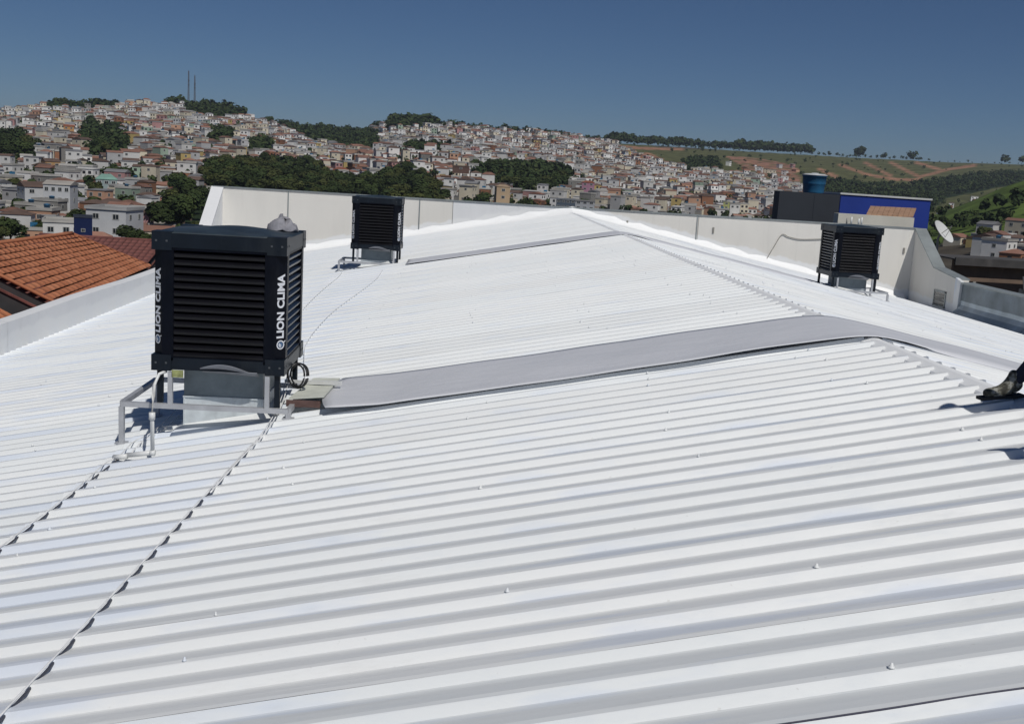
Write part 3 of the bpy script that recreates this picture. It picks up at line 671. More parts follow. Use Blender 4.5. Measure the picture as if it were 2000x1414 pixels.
# local coordinates: origin on the roof below the hips; the boot in view points to -x
def build_person():
    J = dict(pel=(0, 0, .42), hipL=(-.02, .13, .40), kneeL=(-.36, .52, .50), ankL=(-.60, .63, .09), hipR=(-.02, -.13, .40), kneeR=(.06, -.52, .10), ankR=(.42, -.40, .08),
             sp1=(-.12, 0, .56), sp2=(-.30, -.02, .68), nk=(-.44, -.03, .78), hd=(-.53, -.04, .86), hd2=(-.60, -.04, .94),
             shL=(-.34, .18, .74), elL=(-.50, .36, .52), wrL=(-.42, .56, .34), shR=(-.34, -.22, .74), elR=(-.50, -.45, .58), wrR=(-.66, -.68, .46))
    nm = list(J); ix = {n: i for i, n in enumerate(nm)}
    E_ = [('pel', 'hipL'), ('hipL', 'kneeL'), ('kneeL', 'ankL'), ('pel', 'hipR'), ('hipR', 'kneeR'), ('kneeR', 'ankR'), ('pel', 'sp1'), ('sp1', 'sp2'), ('sp2', 'nk'), ('nk', 'hd'), ('hd', 'hd2'),
          ('sp2', 'shL'), ('shL', 'elL'), ('elL', 'wrL'), ('sp2', 'shR'), ('shR', 'elR'), ('elR', 'wrR')]
    Rr = dict(pel=.13, hipL=.10, kneeL=.066, ankL=.043, hipR=.10, kneeR=.070, ankR=.055, sp1=.125, sp2=.135, nk=.055, hd=.085, hd2=.08, shL=.062, elL=.045, wrL=.032, shR=.062, elR=.045, wrR=.032)
    body = skin('body', [J[n] for n in nm], [(ix[a], ix[b]) for a, b in E_], [Rr[n] for n in nm], M_NAVY, pe)
    b = MB(); n = 18; pts = []
    c = Vector((-.575, -.04, .90))
    b.lathe([(.02, -.115), (.06, -.10), (.078, -.05), (.084, 0), (.082, .05), (.06, .10), (.02, .118)], 18, tuple(c)); b.obj('head', M_SKIN, pe, True)
    b = MB(); b.lathe([(.090, .02), (.092, .05), (.072, .105), (.02, .13)], 18, tuple(c)); b.box(c.x-.16, c.x-.07, c.y-.06, c.y+.06, c.z+.02, c.z+.032); b.obj('cap', M_NAVY, pe, True)
    for wr, el in (('wrL', 'elL'), ('wrR', 'elR')):
        w_ = Vector(J[wr]); d = (w_-Vector(J[el])).normalized(); side = d.cross(Vector((1, 0, 0))).normalized()
        pts = [w_, w_+d*.05, w_+d*.09]; ed = [(0, 1), (1, 2)]; rad = [(.028, .02), (.036, .018), (.036, .015)]
        for f_ in range(4):
            base = w_+d*.09+side*(f_-1.5)*.019; L = (.055, .065, .07, .05)[f_]; i0 = len(pts)
            pts += [base, base+d*L*.6+Vector((-.006, 0, -.01)), base+d*L+Vector((-.02, 0, -.025))]; ed += [(2, i0), (i0, i0+1), (i0+1, i0+2)]; rad += [.009, .0085, .007]
        i0 = len(pts); pts += [w_+d*.03+side*-.035, w_+d*.065+side*-.055+Vector((-.01, 0, 0))]; ed += [(1, i0), (i0, i0+1)]; rad += [.012, .009]
        skin('hand', [tuple(p) for p in pts], ed, rad, M_SKIN, pe, 1)
    # boots
    for a, toe, up in (('ankL', Vector((-1, -.12, -.06)), .0), ('ankR', Vector((.35, .25, -.9)), .0)):
        an = Vector(J[a]); toe = toe.normalized()
        h = an+toe*-.05+Vector((0, 0, -.035)); p = [an+Vector((.02, 0, .10)), an, h, an+toe*.09+Vector((0, 0, -.045)), an+toe*.20+Vector((0, 0, -.055))]
        bt = skin('boot', [tuple(q) for q in p], [(0, 1), (1, 2), (1, 3), (3, 4)], [.046, .046, .038, .041, .034], M_BOOT, pe, 2)
        b = MB(); s0 = h+toe*-.03+Vector((0, 0, -.038)); s1 = an+toe*.225+Vector((0, 0, -.083)); b.bar(tuple(s0), tuple(s1), (.037, .010)); b.obj('sole', M_SOLE, bt)
build_person()
ro = thing('shadow_caster_roller', 'long-handled white paint roller held out by the squatting worker', 'paint roller', (-.10, 5.70, .46))  # out-of-view roller, added so that its shadow falls on the ribs
b = MB(); b.tube([(.05, .06, .05), (-.12, -.06, .0), (-.28, -.14, -.02)], .014, 8); b.obj('handle', M_HOSE, ro); b = MB(); b.tube([(-.24, -.26, -.04), (-.36, -.04, -.04)], .045, 12); b.obj('roller_sleeve', M_PVC, ro, True)
#@@NEIGHBOURS
# ------------------------------------------------------------------ tiled roofs beside the left parapet
M_TILE = None
def tile_mat():
    k = NT('terracotta_tile'); oi = k.n('ShaderNodeObjectInfo'); f = k.noise(6, 6, .7, 'Object'); r = k.ramp(oi.outputs['Random'], [(0, (.37, .135, .068)), (.5, (.42, .158, .080)), (1, (.47, .19, .10))])
    c = k.mix(k.ramp(f, [(.45, 0.0), (.75, .65)]), r, (.22, .10, .06)); return k.fin(c, .85, 0, .25)
M_TILE = tile_mat()
M_TILE2 = mat('weathered_tile', (.17, .062, .052), .9, 0, .45, 1.6, stain=(.07, .04, .04))
M_DARKW = mat('dark_wall', (.045, .043, .045), .85, 0, .25, 1.2)
def tiled_roof(label, RA, RB, EB, EA, nrow, ncol, m_, wall):
    """RA-RB the ridge, EA-EB the eave below it"""
    RA, RB, EA, EB = map(Vector, (RA, RB, EA, EB)); t = thing('tiled_roof_house', label, 'house', tuple(RA)); o_ = RA.copy()
    RA, RB, EA, EB = RA-o_, RB-o_, EA-o_, EB-o_
    nrm = (RB-RA).cross(EA-RA).normalized(); nrm = nrm if nrm.z > 0 else -nrm
    bl = lambda u, v: (RA*(1-u)+RB*u)*(1-v)+(EA*(1-u)+EB*u)*v
    tl = ((RB-RA).length+(EB-EA).length)/2/ncol; u0 = (bl(1, .5)-bl(0, .5)).normalized(); wd = nrm.cross(u0).normalized(); wl = (bl(.5, 1)-bl(.5, 0)).dot(wd)/nrow
    wd = wd if wl > 0 else -wd; wl = abs(wl)
    b = MB(); n = 4; v = []; f = []
    for i, (yy, k, h) in enumerate(((0, .96, .0), (tl*1.06, 1.05, .014))):
        for j in range(n+1):
            a = PI*j/n; v.append(tuple(u0*yy+wd*(wl*.5*k*-math.cos(a))+nrm*(wl*.15*k*math.sin(a)+h)))
    for j in range(n): f.append((j, j+1, n+2+j, n+1+j))
    f.append(tuple(range(n+1))); f.append(tuple(range(n+1, 2*n+2))[::-1]); b.add(v, f); me = b.mesh('tile', m_, True)
    for r in range(nrow):
        for c in range(ncol):
            p = bl(c/ncol, (r+.5)/nrow)+nrm*random.uniform(-.004, .008); q = bl((c+1)/ncol, (r+.5)/nrow)
            link('tile', me, t, loc=p, rot=(random.uniform(-.008, .008), random.uniform(-.008, .008), random.uniform(-.01, .01)), scale=(1, (q-bl(c/ncol, (r+.5)/nrow)).length/tl, 1))
    q = [RA, RB, EB, EA]; b = MB(); b.prism([tuple(x-nrm*.34) for x in q], (0, 0, 0), tuple(-nrm*.06)); b.obj('roof_deck', M_TILE2, t)
    b = MB(); b.tube([tuple(RA+(RB-RA)*(i/12)+nrm*.02) for i in range(13)], .075, 8); b.obj('ridge_tile', m_, t, True)
    for x, y in ((RA, EA), (RB, EB)): b = MB(); b.tube([tuple(x+(y-x)*(i/8)+nrm*.015) for i in range(9)], .05, 8); b.obj('verge_tile', m_, t, True)
    b = MB(); q2 = [x*.985+(RA+RB+EA+EB)*.25*.015+Vector((0, 0, -.15)) for x in q]; z = -12-o_.z
    v = [tuple(x) for x in q2]+[(x.x, x.y, z) for x in q2]; b.add(v, [(0, 1, 5, 4), (1, 2, 6, 5), (2, 3, 7, 6), (3, 0, 4, 7)]); b.obj('wall', wall, t)
    return t
tiled_roof('house with a bright terracotta tiled roof just beyond the low white parapet', (-17.9, 31.5, -1.77), (-17.10, 38.95, -1.70), (-15.73, 43.7, -3.15), (-14.87, 31.5, -3.15), 11, 26, M_TILE, M_DARKW)
tiled_roof('lower terracotta tiled roof at the left end of the white parapet', (-18.2, 22.5, -2.43), (-18.2, 31.2, -2.43), (-15.1, 31.2, -4.02), (-15.1, 22.5, -4.02), 12, 20, M_TILE, M_DARKW)
tiled_roof('house with a dark maroon weathered tile roof behind the bright terracotta roof', (-22.5, 50.6, -2.72), (-17.0, 50.5, -2.72), (-17.3, 46.0, -4.3), (-22.8, 46.0, -4.3), 14, 20, M_TILE2, M_DARKW)
def water_tank(name, label, c, r, h, m_, lid, n=22):
    t = thing(name, label, 'water tank', tuple(c)); b = MB()
    b.lathe([(r*.84, 0), (r*.87, h*.08), (r*.93, h*.45), (r*.96, h*.47), (r*.97, h*.52), (r, h*.84), (r*1.05, h*.85), (r*1.05, h*.90)], n); b.obj('barrel', m_, t, True)
    b = MB(); b.lathe([(r*1.08, h*.90), (r*1.08, h*.93), (r*.8, h*.985), (r*.3, h*1.0), (r*.28, h*1.03), (.01, h*1.035)], n); b.obj('lid', lid, t, True); return t
M_TANK = mat('faded_blue_plastic', (.022, .125, .25), .45, 0, .25, 1.4); M_LID = mat('faded_lid', (.50, .52, .54), .6, 0, .2, 2.0)
M_CHAR = mat('charcoal_cladding', (.034, .040, .050), .6, .2, .08, .7)
M_BLUE = mat('cobalt_wall', (.008, .036, .27), .6, 0, .12, .5)
M_WHT = mat('plain_white_render', (.60, .61, .60), .8, 0, .1, .8, stain=(.35, .35, .34)); M_BEIGE = mat('beige_render', (.66, .64, .56), .85, 0, .12, .6)
# charcoal enclosure, blue wall, cream block behind the gable wall
def block(name, label, cat, pa, pb, pbot, y, depth, m_, cope=None, topname='parapet_cap'):
    a, b_ = P(*pa, y), P(*pb, y); t = thing(name, label, cat, (a[0], y, -12)); b = MB()
    b.prism([(0, 0, 0), (b_[0]-a[0], 0, 0), (b_[0]-a[0], 0, b_[2]+12), (0, 0, a[2]+12)], (0, 0, 0), (0, depth, 0)); b.obj('wall', m_, t)
    if cope:
        b = MB(); b.prism([(-.06, -.06, a[2]+12.003), (b_[0]-a[0]+.06, -.06, b_[2]+12.003), (b_[0]-a[0]+.06, -.06, b_[2]+12.09), (-.06, -.06, a[2]+12.09)], (0, 0, 0), (0, depth+.12, 0)); b.obj(topname, cope, t)
    return t, a, b_
t, a, b_ = block('roof_enclosure', 'charcoal grey cladded block rising behind the right half of the gable wall', 'building', (1523, 373), (1641, 381), 0, 50, .9, M_CHAR)
for i in range(1):
    b = MB(); x = (b_[0]-a[0])*.58; b.box(x-.006, x+.006, -.004, -.001, 8, 12+min(a[2], b_[2])-.05); b.obj('cladding_joint', M_BLK2, t)
q = P(1588, 378, 51.6); water_tank('blue_water_tank', 'round blue water tank with a pale lid on top of the charcoal block', (q[0], 51.6, min(a[2], b_[2])-.02), .54, .92, M_TANK, M_LID)
t, a, b_ = block('blue_building', 'cobalt blue building end wall with a thin white top edge', 'building', (1643, 380), (1818, 392), 0, 56, 6, M_BLUE, M_WHT)
t, a, b_ = block('cream_block', 'cream rendered block in front of the cobalt blue wall', 'building', (1638, 417), (1786, 426), 0, 46, .6, M_BEIGE)
cr = P(1692, 421, 46.4); c2_ = P(1784, 425, 46.4); c3_ = P(1700, 405, 49.0); c4_ = P(1790, 409.5, 49.0)
tr = thing('tile_canopy', 'small tan tiled canopy roof against the cobalt blue wall', 'canopy', (0, 0, 0)); M_TAN = mat('tan_tile', (.36, .22, .14), .85, 0, .25, 4)
for i in range(9):
    b = MB(); u0, u1 = i/9, (i+.94)/9; L = lambda p, q_, u: tuple(p[j]+(q_[j]-p[j])*u for j in range(3))
    b.prism([L(cr, c2_, u0), L(cr, c2_, u1), L(c3_, c4_, u1), L(c3_, c4_, u0)], (0, 0, 0), (0, 0, .06)); b.obj('tile', M_TAN, tr)
b = MB(); b.prism([(cr[0], 46.45, cr[2]-.12), (c2_[0], 46.45, c2_[2]-.12), (c2_[0], 46.45, c2_[2]-.02), (cr[0], 46.45, cr[2]-.02)], (0, 0, 0), (0, .1, 0)); b.obj('fascia', M_RUST, tr)
q = P(1668, 425, 45.4); pf = thing('pipe_fittings', 'small white and grey pipe fittings on the gable wall top beside the charcoal block', 'pipes', (q[0], YW+.4, -.2))
q = P(1655, 432, YW+.2)
for i, dx in enumerate((0, .16, .42, .52)):
    b = MB(); b.tube([(q[0]+dx-pf.location.x, -.15, q[2]-.1+.2), (q[0]+dx-pf.location.x, -.15, q[2]+.2+.10+.05*(i % 2))], .03, 8); b.obj('pipe_stub', M_PVC if i else M_CONC, pf, True)
# satellite dish
q = P(1839, 456, 44); ds = thing('satellite_dish', 'large white satellite dish beyond the right wing wall', 'dish', tuple(q)); view = Vector(ray(1839, 456)).normalized()
imr = (Vector(Rt)*43+Vector(Up)*30).normalized(); N = (-view*.56+imr*.83).normalized(); ax = N.cross(view).normalized(); ay = N.cross(ax)
b = MB(); R_ = .54; v = []; f = []; nn = 28
for i in range(7):
    r = R_*i/6
    for k_ in range(nn): v.append(tuple(ax*r*math.cos(2*PI*k_/nn)+ay*r*math.sin(2*PI*k_/nn)+N*(.45*r*r)))
for i in range(6):
    for k_ in range(nn): f.append((i*nn+k_, i*nn+(k_+1) % nn, (i+1)*nn+(k_+1) % nn, (i+1)*nn+k_))
b.add(v, f); b.add([tuple(Vector(p)-N*.02) for p in v], [g[::-1] for g in f]); b.obj('reflector', M_WHT, ds, True)
b = MB(); b.tube([(0, 0, 0), tuple(N*.5-Vector((0, 0, .0)))], .015, 6); b.tube([tuple(-Vector((0, 0, 1))*R_*.9), tuple(N*.5)], .012, 6); b.obj('feed_arm', M_CONC, ds)
b = MB(); b.tube([tuple(-N*.03), tuple(-N*.15+Vector((0, 0, -.1))), tuple(-N*.15+Vector((0, 0, -11)))], .05, 8); b.obj('mast', M_CONC, ds)
# open sheds beyond the right eave
def slab(mb, pts, th): mb.prism([tuple(p) for p in pts], (0, 0, 0), (0, 0, -th))
M_FIB = mat('dark_fibre_cement', (.065, .062, .060), .9, 0, .3, 1.2, stain=(.16, .15, .14)); M_TANW = mat('tan_wall', (.20, .14, .10), .9, 0, .25, .8, stain=(.08, .06, .05))
sh = thing('workshop_shed', 'long low shed with dark fibre-cement roof and tan walls beyond the right parapet', 'shed')
for i in range(5):
    b = MB(); z0 = P(1850, 497, 47)[2]; x0 = P(1850, 497, 47)[0]+i*2.6; slab(b, [(x0, 46.2, z0-.12), (x0+2.58, 46.2, z0-.12), (x0+2.58, 49, z0-.10), (x0, 49, z0-.10)], .05); b.obj('roof_sheet', M_FIB, sh)
b = MB(); x0 = P(1850, 497, 47)[0]; z0 = P(1850, 497, 47)[2]
b.box(x0, x0+13, 46.1, 46.2, z0-.38, z0-.06); b.obj('fascia', M_FIB, sh)
b = MB(); b.box(x0+.3, x0+13, 46.9, 47.1, -12, z0-.2); b.obj('wall', M_TANW, sh)
b = MB(); b.box(x0+.1, x0+13, 45.0, 45.12, z0-.95, z0-.80); b.obj('beam', M_TANW, sh)
for i in range(4): b = MB(); x = x0+.35+i*2.9; b.box(x, x+.12, 45.0, 45.12, -12, z0-.95); b.obj('post', M_CONC, sh)
lw = thing('lean_to', 'small lean-to with a dark sloping sheet roof at the right edge behind the grey parapet', 'shed')
b = MB(); q = P(1962, 556, 40); slab(b, [(q[0], 38.6, q[2]), (q[0]+6, 38.6, q[2]+.1), (q[0]+6, 40.5, q[2]+.35), (q[0]+.9, 40.5, q[2]+.3)], .05); b.obj('roof_sheet', M_FIB, lw)
b = MB(); b.box(q[0]+.1, q[0]+6, 38.9, 39.1, -12, q[2]-.06); b.obj('wall', M_CONC, lw)
dw = thing('white_dome_tank', 'small white dome-topped tank behind the maroon roof', 'tank', tuple(P(257, 477, 58))); b = MB(); b.lathe([(.30, -.5), (.30, 0), (.27, .10), (.18, .2), (.02, .25)], 16); b.obj('barrel', M_WHT, dw, True)
b = MB(); b.box(-.5, .5, -.5, .5, -10, -.5); b.obj('stand', M_CONC, dw)
# ------------------------------------------------------------------ town: shared pieces
M_HW = tint_mat('house_wall', .9, .22, .35); M_HR = tint_mat('house_roof', .9, .3, .8)
M_MW = attr_mat('far_house_colours', .9, .12, .2, .2)
WALLS = {'white': (.84, .83, .80), 'cream': (.74, .67, .52), 'pale grey': (.52, .52, .52), 'bare brick': (.31, .15, .085), 'peach': (.55, .33, .22), 'yellow': (.55, .42, .17), 'pink': (.50, .28, .27), 'pale green': (.36, .46, .36), 'bare concrete': (.27, .26, .24)}
WN = ['white']*18+['cream']*8+['pale grey']*4+['bare brick']*2+['peach']*2+['yellow']+['pink']+['pale green']+['bare concrete']*3
ROOFS = {'terracotta': (.29, .155, .115), 'brown-tiled': (.15, .10, .08), 'grey': (.24, .24, .25), 'flat': (.56, .54, .50), 'pale': (.52, .51, .49)}
RN = ['terracotta']*6+['brown-tiled']*4+['grey']*3+['flat']*7+['pale']*2
def unit(kind):
    b = MB()
    if kind == 'wall': b.add([(-.5, -.5, -.6), (.5, -.5, -.6), (.5, .5, -.6), (-.5, .5, -.6), (-.5, -.5, 1), (.5, -.5, 1), (.5, .5, 1), (-.5, .5, 1)], [(0, 1, 5, 4), (1, 2, 6, 5), (2, 3, 7, 6), (3, 0, 4, 7), (4, 5, 6, 7)])
    if kind == 'hip': e = .53; b.add([(-e, -e, 0), (e, -e, 0), (e, e, 0), (-e, e, 0), (-.22, 0, 1), (.22, 0, 1), (-e, -e, -.12), (e, -e, -.12), (e, e, -.12), (-e, e, -.12)], [(0, 1, 5, 4), (1, 2, 5), (2, 3, 4, 5), (3, 0, 4), (1, 0, 6, 7), (2, 1, 7, 8), (3, 2, 8, 9), (0, 3, 9, 6), (9, 8, 7, 6)])
    if kind == 'gable': e = .53; b.add([(-e, -e, 0), (e, -e, 0), (e, e, 0), (-e, e, 0), (-e, 0, 1), (e, 0, 1), (-e, -e, -.1), (e, -e, -.1), (e, e, -.1), (-e, e, -.1)], [(0, 1, 5, 4), (2, 3, 4, 5), (1, 2, 5), (3, 0, 4), (1, 0, 6, 7), (2, 1, 7, 8), (3, 2, 8, 9), (0, 3, 9, 6), (9, 8, 7, 6)])
    if kind == 'shed': e = .54; b.add([(-e, -e, 0), (e, -e, 0), (e, e, .7), (-e, e, .7), (-e, -e, -.15), (e, -e, -.15), (e, e, -.15), (-e, e, -.15)], [(0, 1, 2, 3), (1, 0, 4, 5), (2, 1, 5, 6), (3, 2, 6, 7), (0, 3, 7, 4), (7, 6, 5, 4)])
    if kind == 'flat':
        b.box(-.53, .53, -.53, .53, 0, .3); b.box(-.53, .53, -.53, -.49, .3, 1); b.box(-.53, .53, .49, .53, .3, 1); b.box(-.53, -.49, -.489, .489, .3, 1); b.box(.49, .53, -.489, .489, .3, 1)
    return b
UN = {k_: unit(k_) for k_ in ('wall', 'hip', 'gable', 'shed', 'flat')}
UM = {k_: UN[k_].mesh('wall' if k_ == 'wall' else 'roof_'+k_, M_HW if k_ == 'wall' else M_HR) for k_ in UN}
b = MB(); b.box(-.5, .5, -.05, .0, 0, 1); b.add([(-.38, -.055, .1), (.38, -.055, .1), (.38, -.055, .9), (-.38, -.055, .9)], [(0, 1, 2, 3)], 1); b.box(-.03, .03, -.075, -.056, .1, .9)
M_WIN = b.mesh('window', [M_SILL, M_GLASS]); b = MB(); b.box(-.5, .5, -.06, 0, 0, 1); M_DOOR = b.mesh('door', mat('door_paint', (.10, .06, .04), .7))
TK = MB(); TK.lathe([(.6, 0), (.72, .9), (.78, .92), (.74, 1.0), (.1, 1.12)], 10); M_TK = TK.mesh('water_tank', M_TANK, True)
def windows_for(w, d, h, fl, rnd, full):
    out = []
    nf = max(2, int(w/3.0)); nd = max(1, int(d/3.6))
    for k_ in range(fl):
        z = k_*2.6+1.0
        for i in range(nf): out.append((w*((i+.5)/nf-.5), -d/2, z, 0, 1.25, 1.15))
        for i in range(nd): out.append((w/2, d*((i+.5)/nd-.5), z, PI/2, 1.1, 1.1)); out.append((-w/2, d*((i+.5)/nd-.5), z, -PI/2, 1.1, 1.1))
    return out
def annex(seed, w, d, H):
    a = random.Random(seed*3+1); s_ = a.choice((-1, 1)); aw, ad = w*a.uniform(.35, .6), d*a.uniform(.45, .8); ah = min(H*.75, a.uniform(2.0, 3.4))
    c = WALLS[a.choice(('white', 'pale grey', 'bare concrete', 'bare brick', 'cream'))]
    return (aw, ad, ah, s_*(w/2+aw*.42), a.uniform(-.3, .1)*d, c) if a.random() < .5 else (aw, ad, ah, a.uniform(-.2, .2)*w, -d/2-ad*.42, c)
def house_thing(h):
    x, y, z, rz, w, d, fl, wn, rk, rn, seed = h['g']; rnd = random.Random(seed)
    o = thing('hillside_house', h['label'], 'house', (x, y, z), rz, 'houses of the town on the hills'); H = fl*2.6+.3
    wc = WALLS[wn]; k_ = rnd.uniform(.8, 1.12); link('wall', UM['wall'], o, scale=(w, d, H), color=[c*k_ for c in wc])
    rh = {'hip': min(w, d)*.19, 'gable': min(w, d)*.18, 'shed': d*.11, 'flat': .7}[rk]; k_ = rnd.uniform(.75, 1.15)
    link('roof', UM[rk], o, loc=(0, 0, H+.004), scale=(w, d, rh), color=[c*k_ for c in ROOFS[rn]])
    if seed % 3: aw, ad, ah, ax, ay, ac = annex(seed, w, d, H); link('annex', UM['wall'], o, loc=(ax, ay, 0), scale=(aw, ad, ah), color=ac); link('annex_roof', UM['flat'], o, loc=(ax, ay, ah+.004), scale=(aw, ad, .35), color=ROOFS['flat' if seed % 2 else 'grey'])
    ws = windows_for(w, d, H, fl, rnd, True)
    # the faces turned to the roof we stand on carry the windows
    va = math.atan2(CX-x, -y); 
    keep = []
    for q in ws:
        nx, ny = (math.sin(q[3]), -math.cos(q[3])); a = rz; wx, wy = nx*math.cos(a)-ny*math.sin(a), nx*math.sin(a)+ny*math.cos(a)
        if wx*(CX-x)+wy*(-y) > 0: keep.append(q)
    rnd.shuffle(keep)
    for q in keep[:h['nw']]: link('window', M_WIN, o, loc=q[:3], rot=(0, 0, q[3]), scale=(q[4], 1, q[5]))
    if h['nw'] > 4: link('door', M_DOOR, o, loc=(w*rnd.uniform(-.1, .1), -d/2, 0), scale=(.95, 1, 2.1))
    if rnd.random() < .22 and rk == 'flat': link('water_tank', M_TK, o, loc=(w*rnd.uniform(-.25, .25), d*rnd.uniform(-.2, .25), H+.24), scale=(1, 1, 1.1), label='blue water tank on the roof')
    return o
def house_merge(mb, h):
    x, y, z, rz, w, d, fl, wn, rk, rn, seed = h['g']; rnd = random.Random(seed); H = fl*2.6+.3; c_, s_ = math.cos(rz), math.sin(rz)
    T = lambda p: (x+p[0]*c_-p[1]*s_, y+p[0]*s_+p[1]*c_, z+p[2])
    k_ = rnd.uniform(.8, 1.12); wc = tuple(c*k_ for c in WALLS[wn]); k_ = rnd.uniform(.75, 1.15); rc = tuple(c*k_ for c in ROOFS[rn])
    rh = {'hip': min(w, d)*.19, 'gable': min(w, d)*.18, 'shed': d*.11, 'flat': .7}[rk]
    u = UN['wall']; mb.add([T((p[0]*w, p[1]*d, p[2]*H)) for p in u.v], u.f, 0, wc)
    u = UN[rk]; mb.add([T((p[0]*w, p[1]*d, H+.004+p[2]*rh)) for p in u.v], u.f, 0, rc)
    if seed % 3:
        aw, ad, ah, ax, ay, ac = annex(seed, w, d, H); u = UN['wall']; mb.add([T((ax+p[0]*aw, ay+p[1]*ad, p[2]*ah)) for p in u.v], u.f, 0, ac); u = UN['flat']; mb.add([T((ax+p[0]*aw, ay+p[1]*ad, ah+.004+p[2]*.35)) for p in u.v], u.f, 0, ROOFS['flat' if seed % 2 else 'grey'])
    if seed % 7 == 0 and rk == 'flat': mb.box(-.7, .7, -.7, .7, H+.3, H+1.5, 0, (.03, .14, .26), Matrix.Translation((x, y, z)) @ Matrix.Rotation(rz, 4, 'Z'))
    for q in windows_for(w, d, H, fl, rnd, False):
        nx, ny = (math.sin(q[3]), -math.cos(q[3])); wx, wy = nx*c_-ny*s_, nx*s_+ny*c_
        if wx*(CX-x)+wy*(-y) < 0 or rnd.random() < .15: continue
        cc, ss = math.cos(q[3]), math.sin(q[3]); hw = q[4]*.5; pts = [(-hw, -.05, 0), (hw, -.05, 0), (hw, -.05, q[5]), (-hw, -.05, q[5])]
        mb.add([T((q[0]+p[0]*cc-p[1]*ss, q[1]+p[0]*ss+p[1]*cc, q[2]+p[2])) for p in pts], [(0, 1, 2, 3)], 0, (.035, .035, .04))
# ------------------------------------------------------------------ town: buildings one can name
HERO = []
def named(name, label, cat, px0, px1, pyb, dist, floors, fh, depth, wallc, rk, roofc, turn=0.0, wins=None, rh=.7, extra=None, side=None):
    """px0..px1: width of the front in the photo at its base row; dist: metres from the eye"""
    dist *= K; depth *= 1.2; pc = ((px0+px1)/2); d = Vector(ray(pc, pyb)); d2 = Vector((d.x, d.y, 0)).length; k_ = dist/d2; p = Vector((CX, 0, CZ))+d*k_
    w = (px1-px0)*dist/FPX*1.0; rz = -math.atan2(p.x-CX, p.y)+turn; z = p.z; H = floors*fh
    o = thing(name, label, cat, (p.x, p.y, z), rz); HERO.append((p.x, p.y, max(w, depth)*.62+3))
    link('wall', UM['wall'], o, scale=(w, depth, H), color=wallc)
    link('roof', UM[rk], o, loc=(0, 0, H+.004), scale=(w, depth, rh), color=roofc)
    n = wins or max(2, int(w/3))
    for f_ in range(floors):
        for i in range(n): link('window', M_WIN, o, loc=(w*((i+.5)/n-.5), -depth/2, f_*fh+.9), rot=(0, 0, 0), scale=(min(1.5, w/n*.6), 1.3, fh*.42))
        for i in range(max(1, int(depth/4))):
            m_ = max(1, int(depth/4)); s_ = 1 if turn < 0 else -1
            link('window', M_WIN, o, loc=(s_*w/2, depth*((i+.5)/m_-.5), f_*fh+.9), rot=(0, 0, s_*PI/2), scale=(1.1, 1.3, fh*.4))
    return o, w, H
W_ = (.66, .67, .68); TC = (.29, .10, .055); FC = (.30, .29, .27)
o, w, H = named('modern_white_house', 'modern white two-storey house with flat roof and dark slot windows near the left parapet', 'house', 188, 262, 462, 178, 2, 2.9, 7.5, W_, 'flat', (.5, .5, .49), -.42, 2)
o, w, H = named('navy_tower', 'narrow navy blue box tower left of the modern white house', 'tower', 147, 178, 462, 150, 1, 3.4, 2.6, (.008, .02, .085), 'flat', (.05, .06, .09), 0, 1, .4)
for c_ in list(o.children):
    if c_.name.startswith('window'): c_.scale = (.7, 1, .6)
named('grey_white_house', 'small white cube house with a flat top left of the navy tower', 'house', 86, 113, 456, 190, 1, 3.6, 4, W_, 'flat', (.4, .4, .4), .2, 1, .4)
named('long_white_house', 'white house with a pale porch and dark door openings below the hipped mint roof', 'house', 96, 142, 400, 235, 2, 2.8, 6, W_, 'gable', (.45, .42, .38), -.3, 4, 1.0)
named('white_house', 'plain white gable-sided house under a dark brown roof in the lower left', 'house', 45, 92, 402, 240, 2, 2.7, 7, W_, 'gable', ROOFS['brown-tiled'], .25, 2, 1.3)
named('apartment_block', 'large white apartment block with rows of windows on the left hillside', 'apartment block', 78, 137, 322, 430, 4, 2.4, 9, (.60, .65, .67), 'flat', (.4, .43, .46), .06, 6, .8)
named('mint_roof_house', 'house with a pale mint green hipped roof amid the lower left town', 'house', 190, 226, 364, 300, 1, 2.6, 5.5, (.34, .42, .42), 'hip', (.24, .42, .35), 0, 3, 1.7)
named('ochre_house', 'small ochre orange house below the white apartment block', 'house', 86, 112, 329, 350, 1, 2.8, 5, (.55, .34, .15), 'gable', ROOFS['brown-tiled'], .3, 2, 1.2)
named('orange_house', 'bright orange two-storey house high on the left hillside', 'house', 126, 143, 262, 600, 2, 2.6, 5, (.62, .33, .12), 'gable', TC, 0, 2, 1.2)
named('brick_apartments', 'bare brick apartment block of four storeys with a dark stair slot beyond the gable wall', 'apartment block', 861, 936, 376, 430, 3, 2.7, 9, (.38, .20, .125), 'flat', (.30, .17, .11), .05, 5, .6)
o, w, H = named('brick_rear_block', 'dark top storey set behind the bare brick apartments', 'building', 884, 916, 334, 445, 1, 2.4, 5, (.15, .09, .07), 'flat', (.2, .14, .1), 0, 1, .5)
named('grey_tower_block', 'pale grey residential tower left of the white slab block on the middle hill', 'apartment block', 930, 953, 320, 640, 3, 3.0, 8, (.36, .39, .42), 'flat', (.5, .5, .5), -.3, 2, .8)
named('white_slab_block', 'white and grey slab block with dark window bands beside the pale grey tower', 'apartment block', 960, 1012, 319, 640, 2, 3.0, 8, (.55, .57, .60), 'flat', (.5, .5, .52), -.12, 6, .8)
named('cream_tower_house', 'tall narrow cream house just above the white stretch of the gable wall', 'house', 967, 993, 392, 330, 2, 2.9, 5, (.58, .43, .28), 'hip', (.45, .33, .22), .15, 1, .8)
named('glass_front_building', 'blue-grey building with white pillars just above the ridge end of the gable wall', 'building', 1086, 1122, 410, 300, 2, 1.9, 6, (.10, .13, .17), 'flat', (.25, .27, .30), 0, 4, .4)
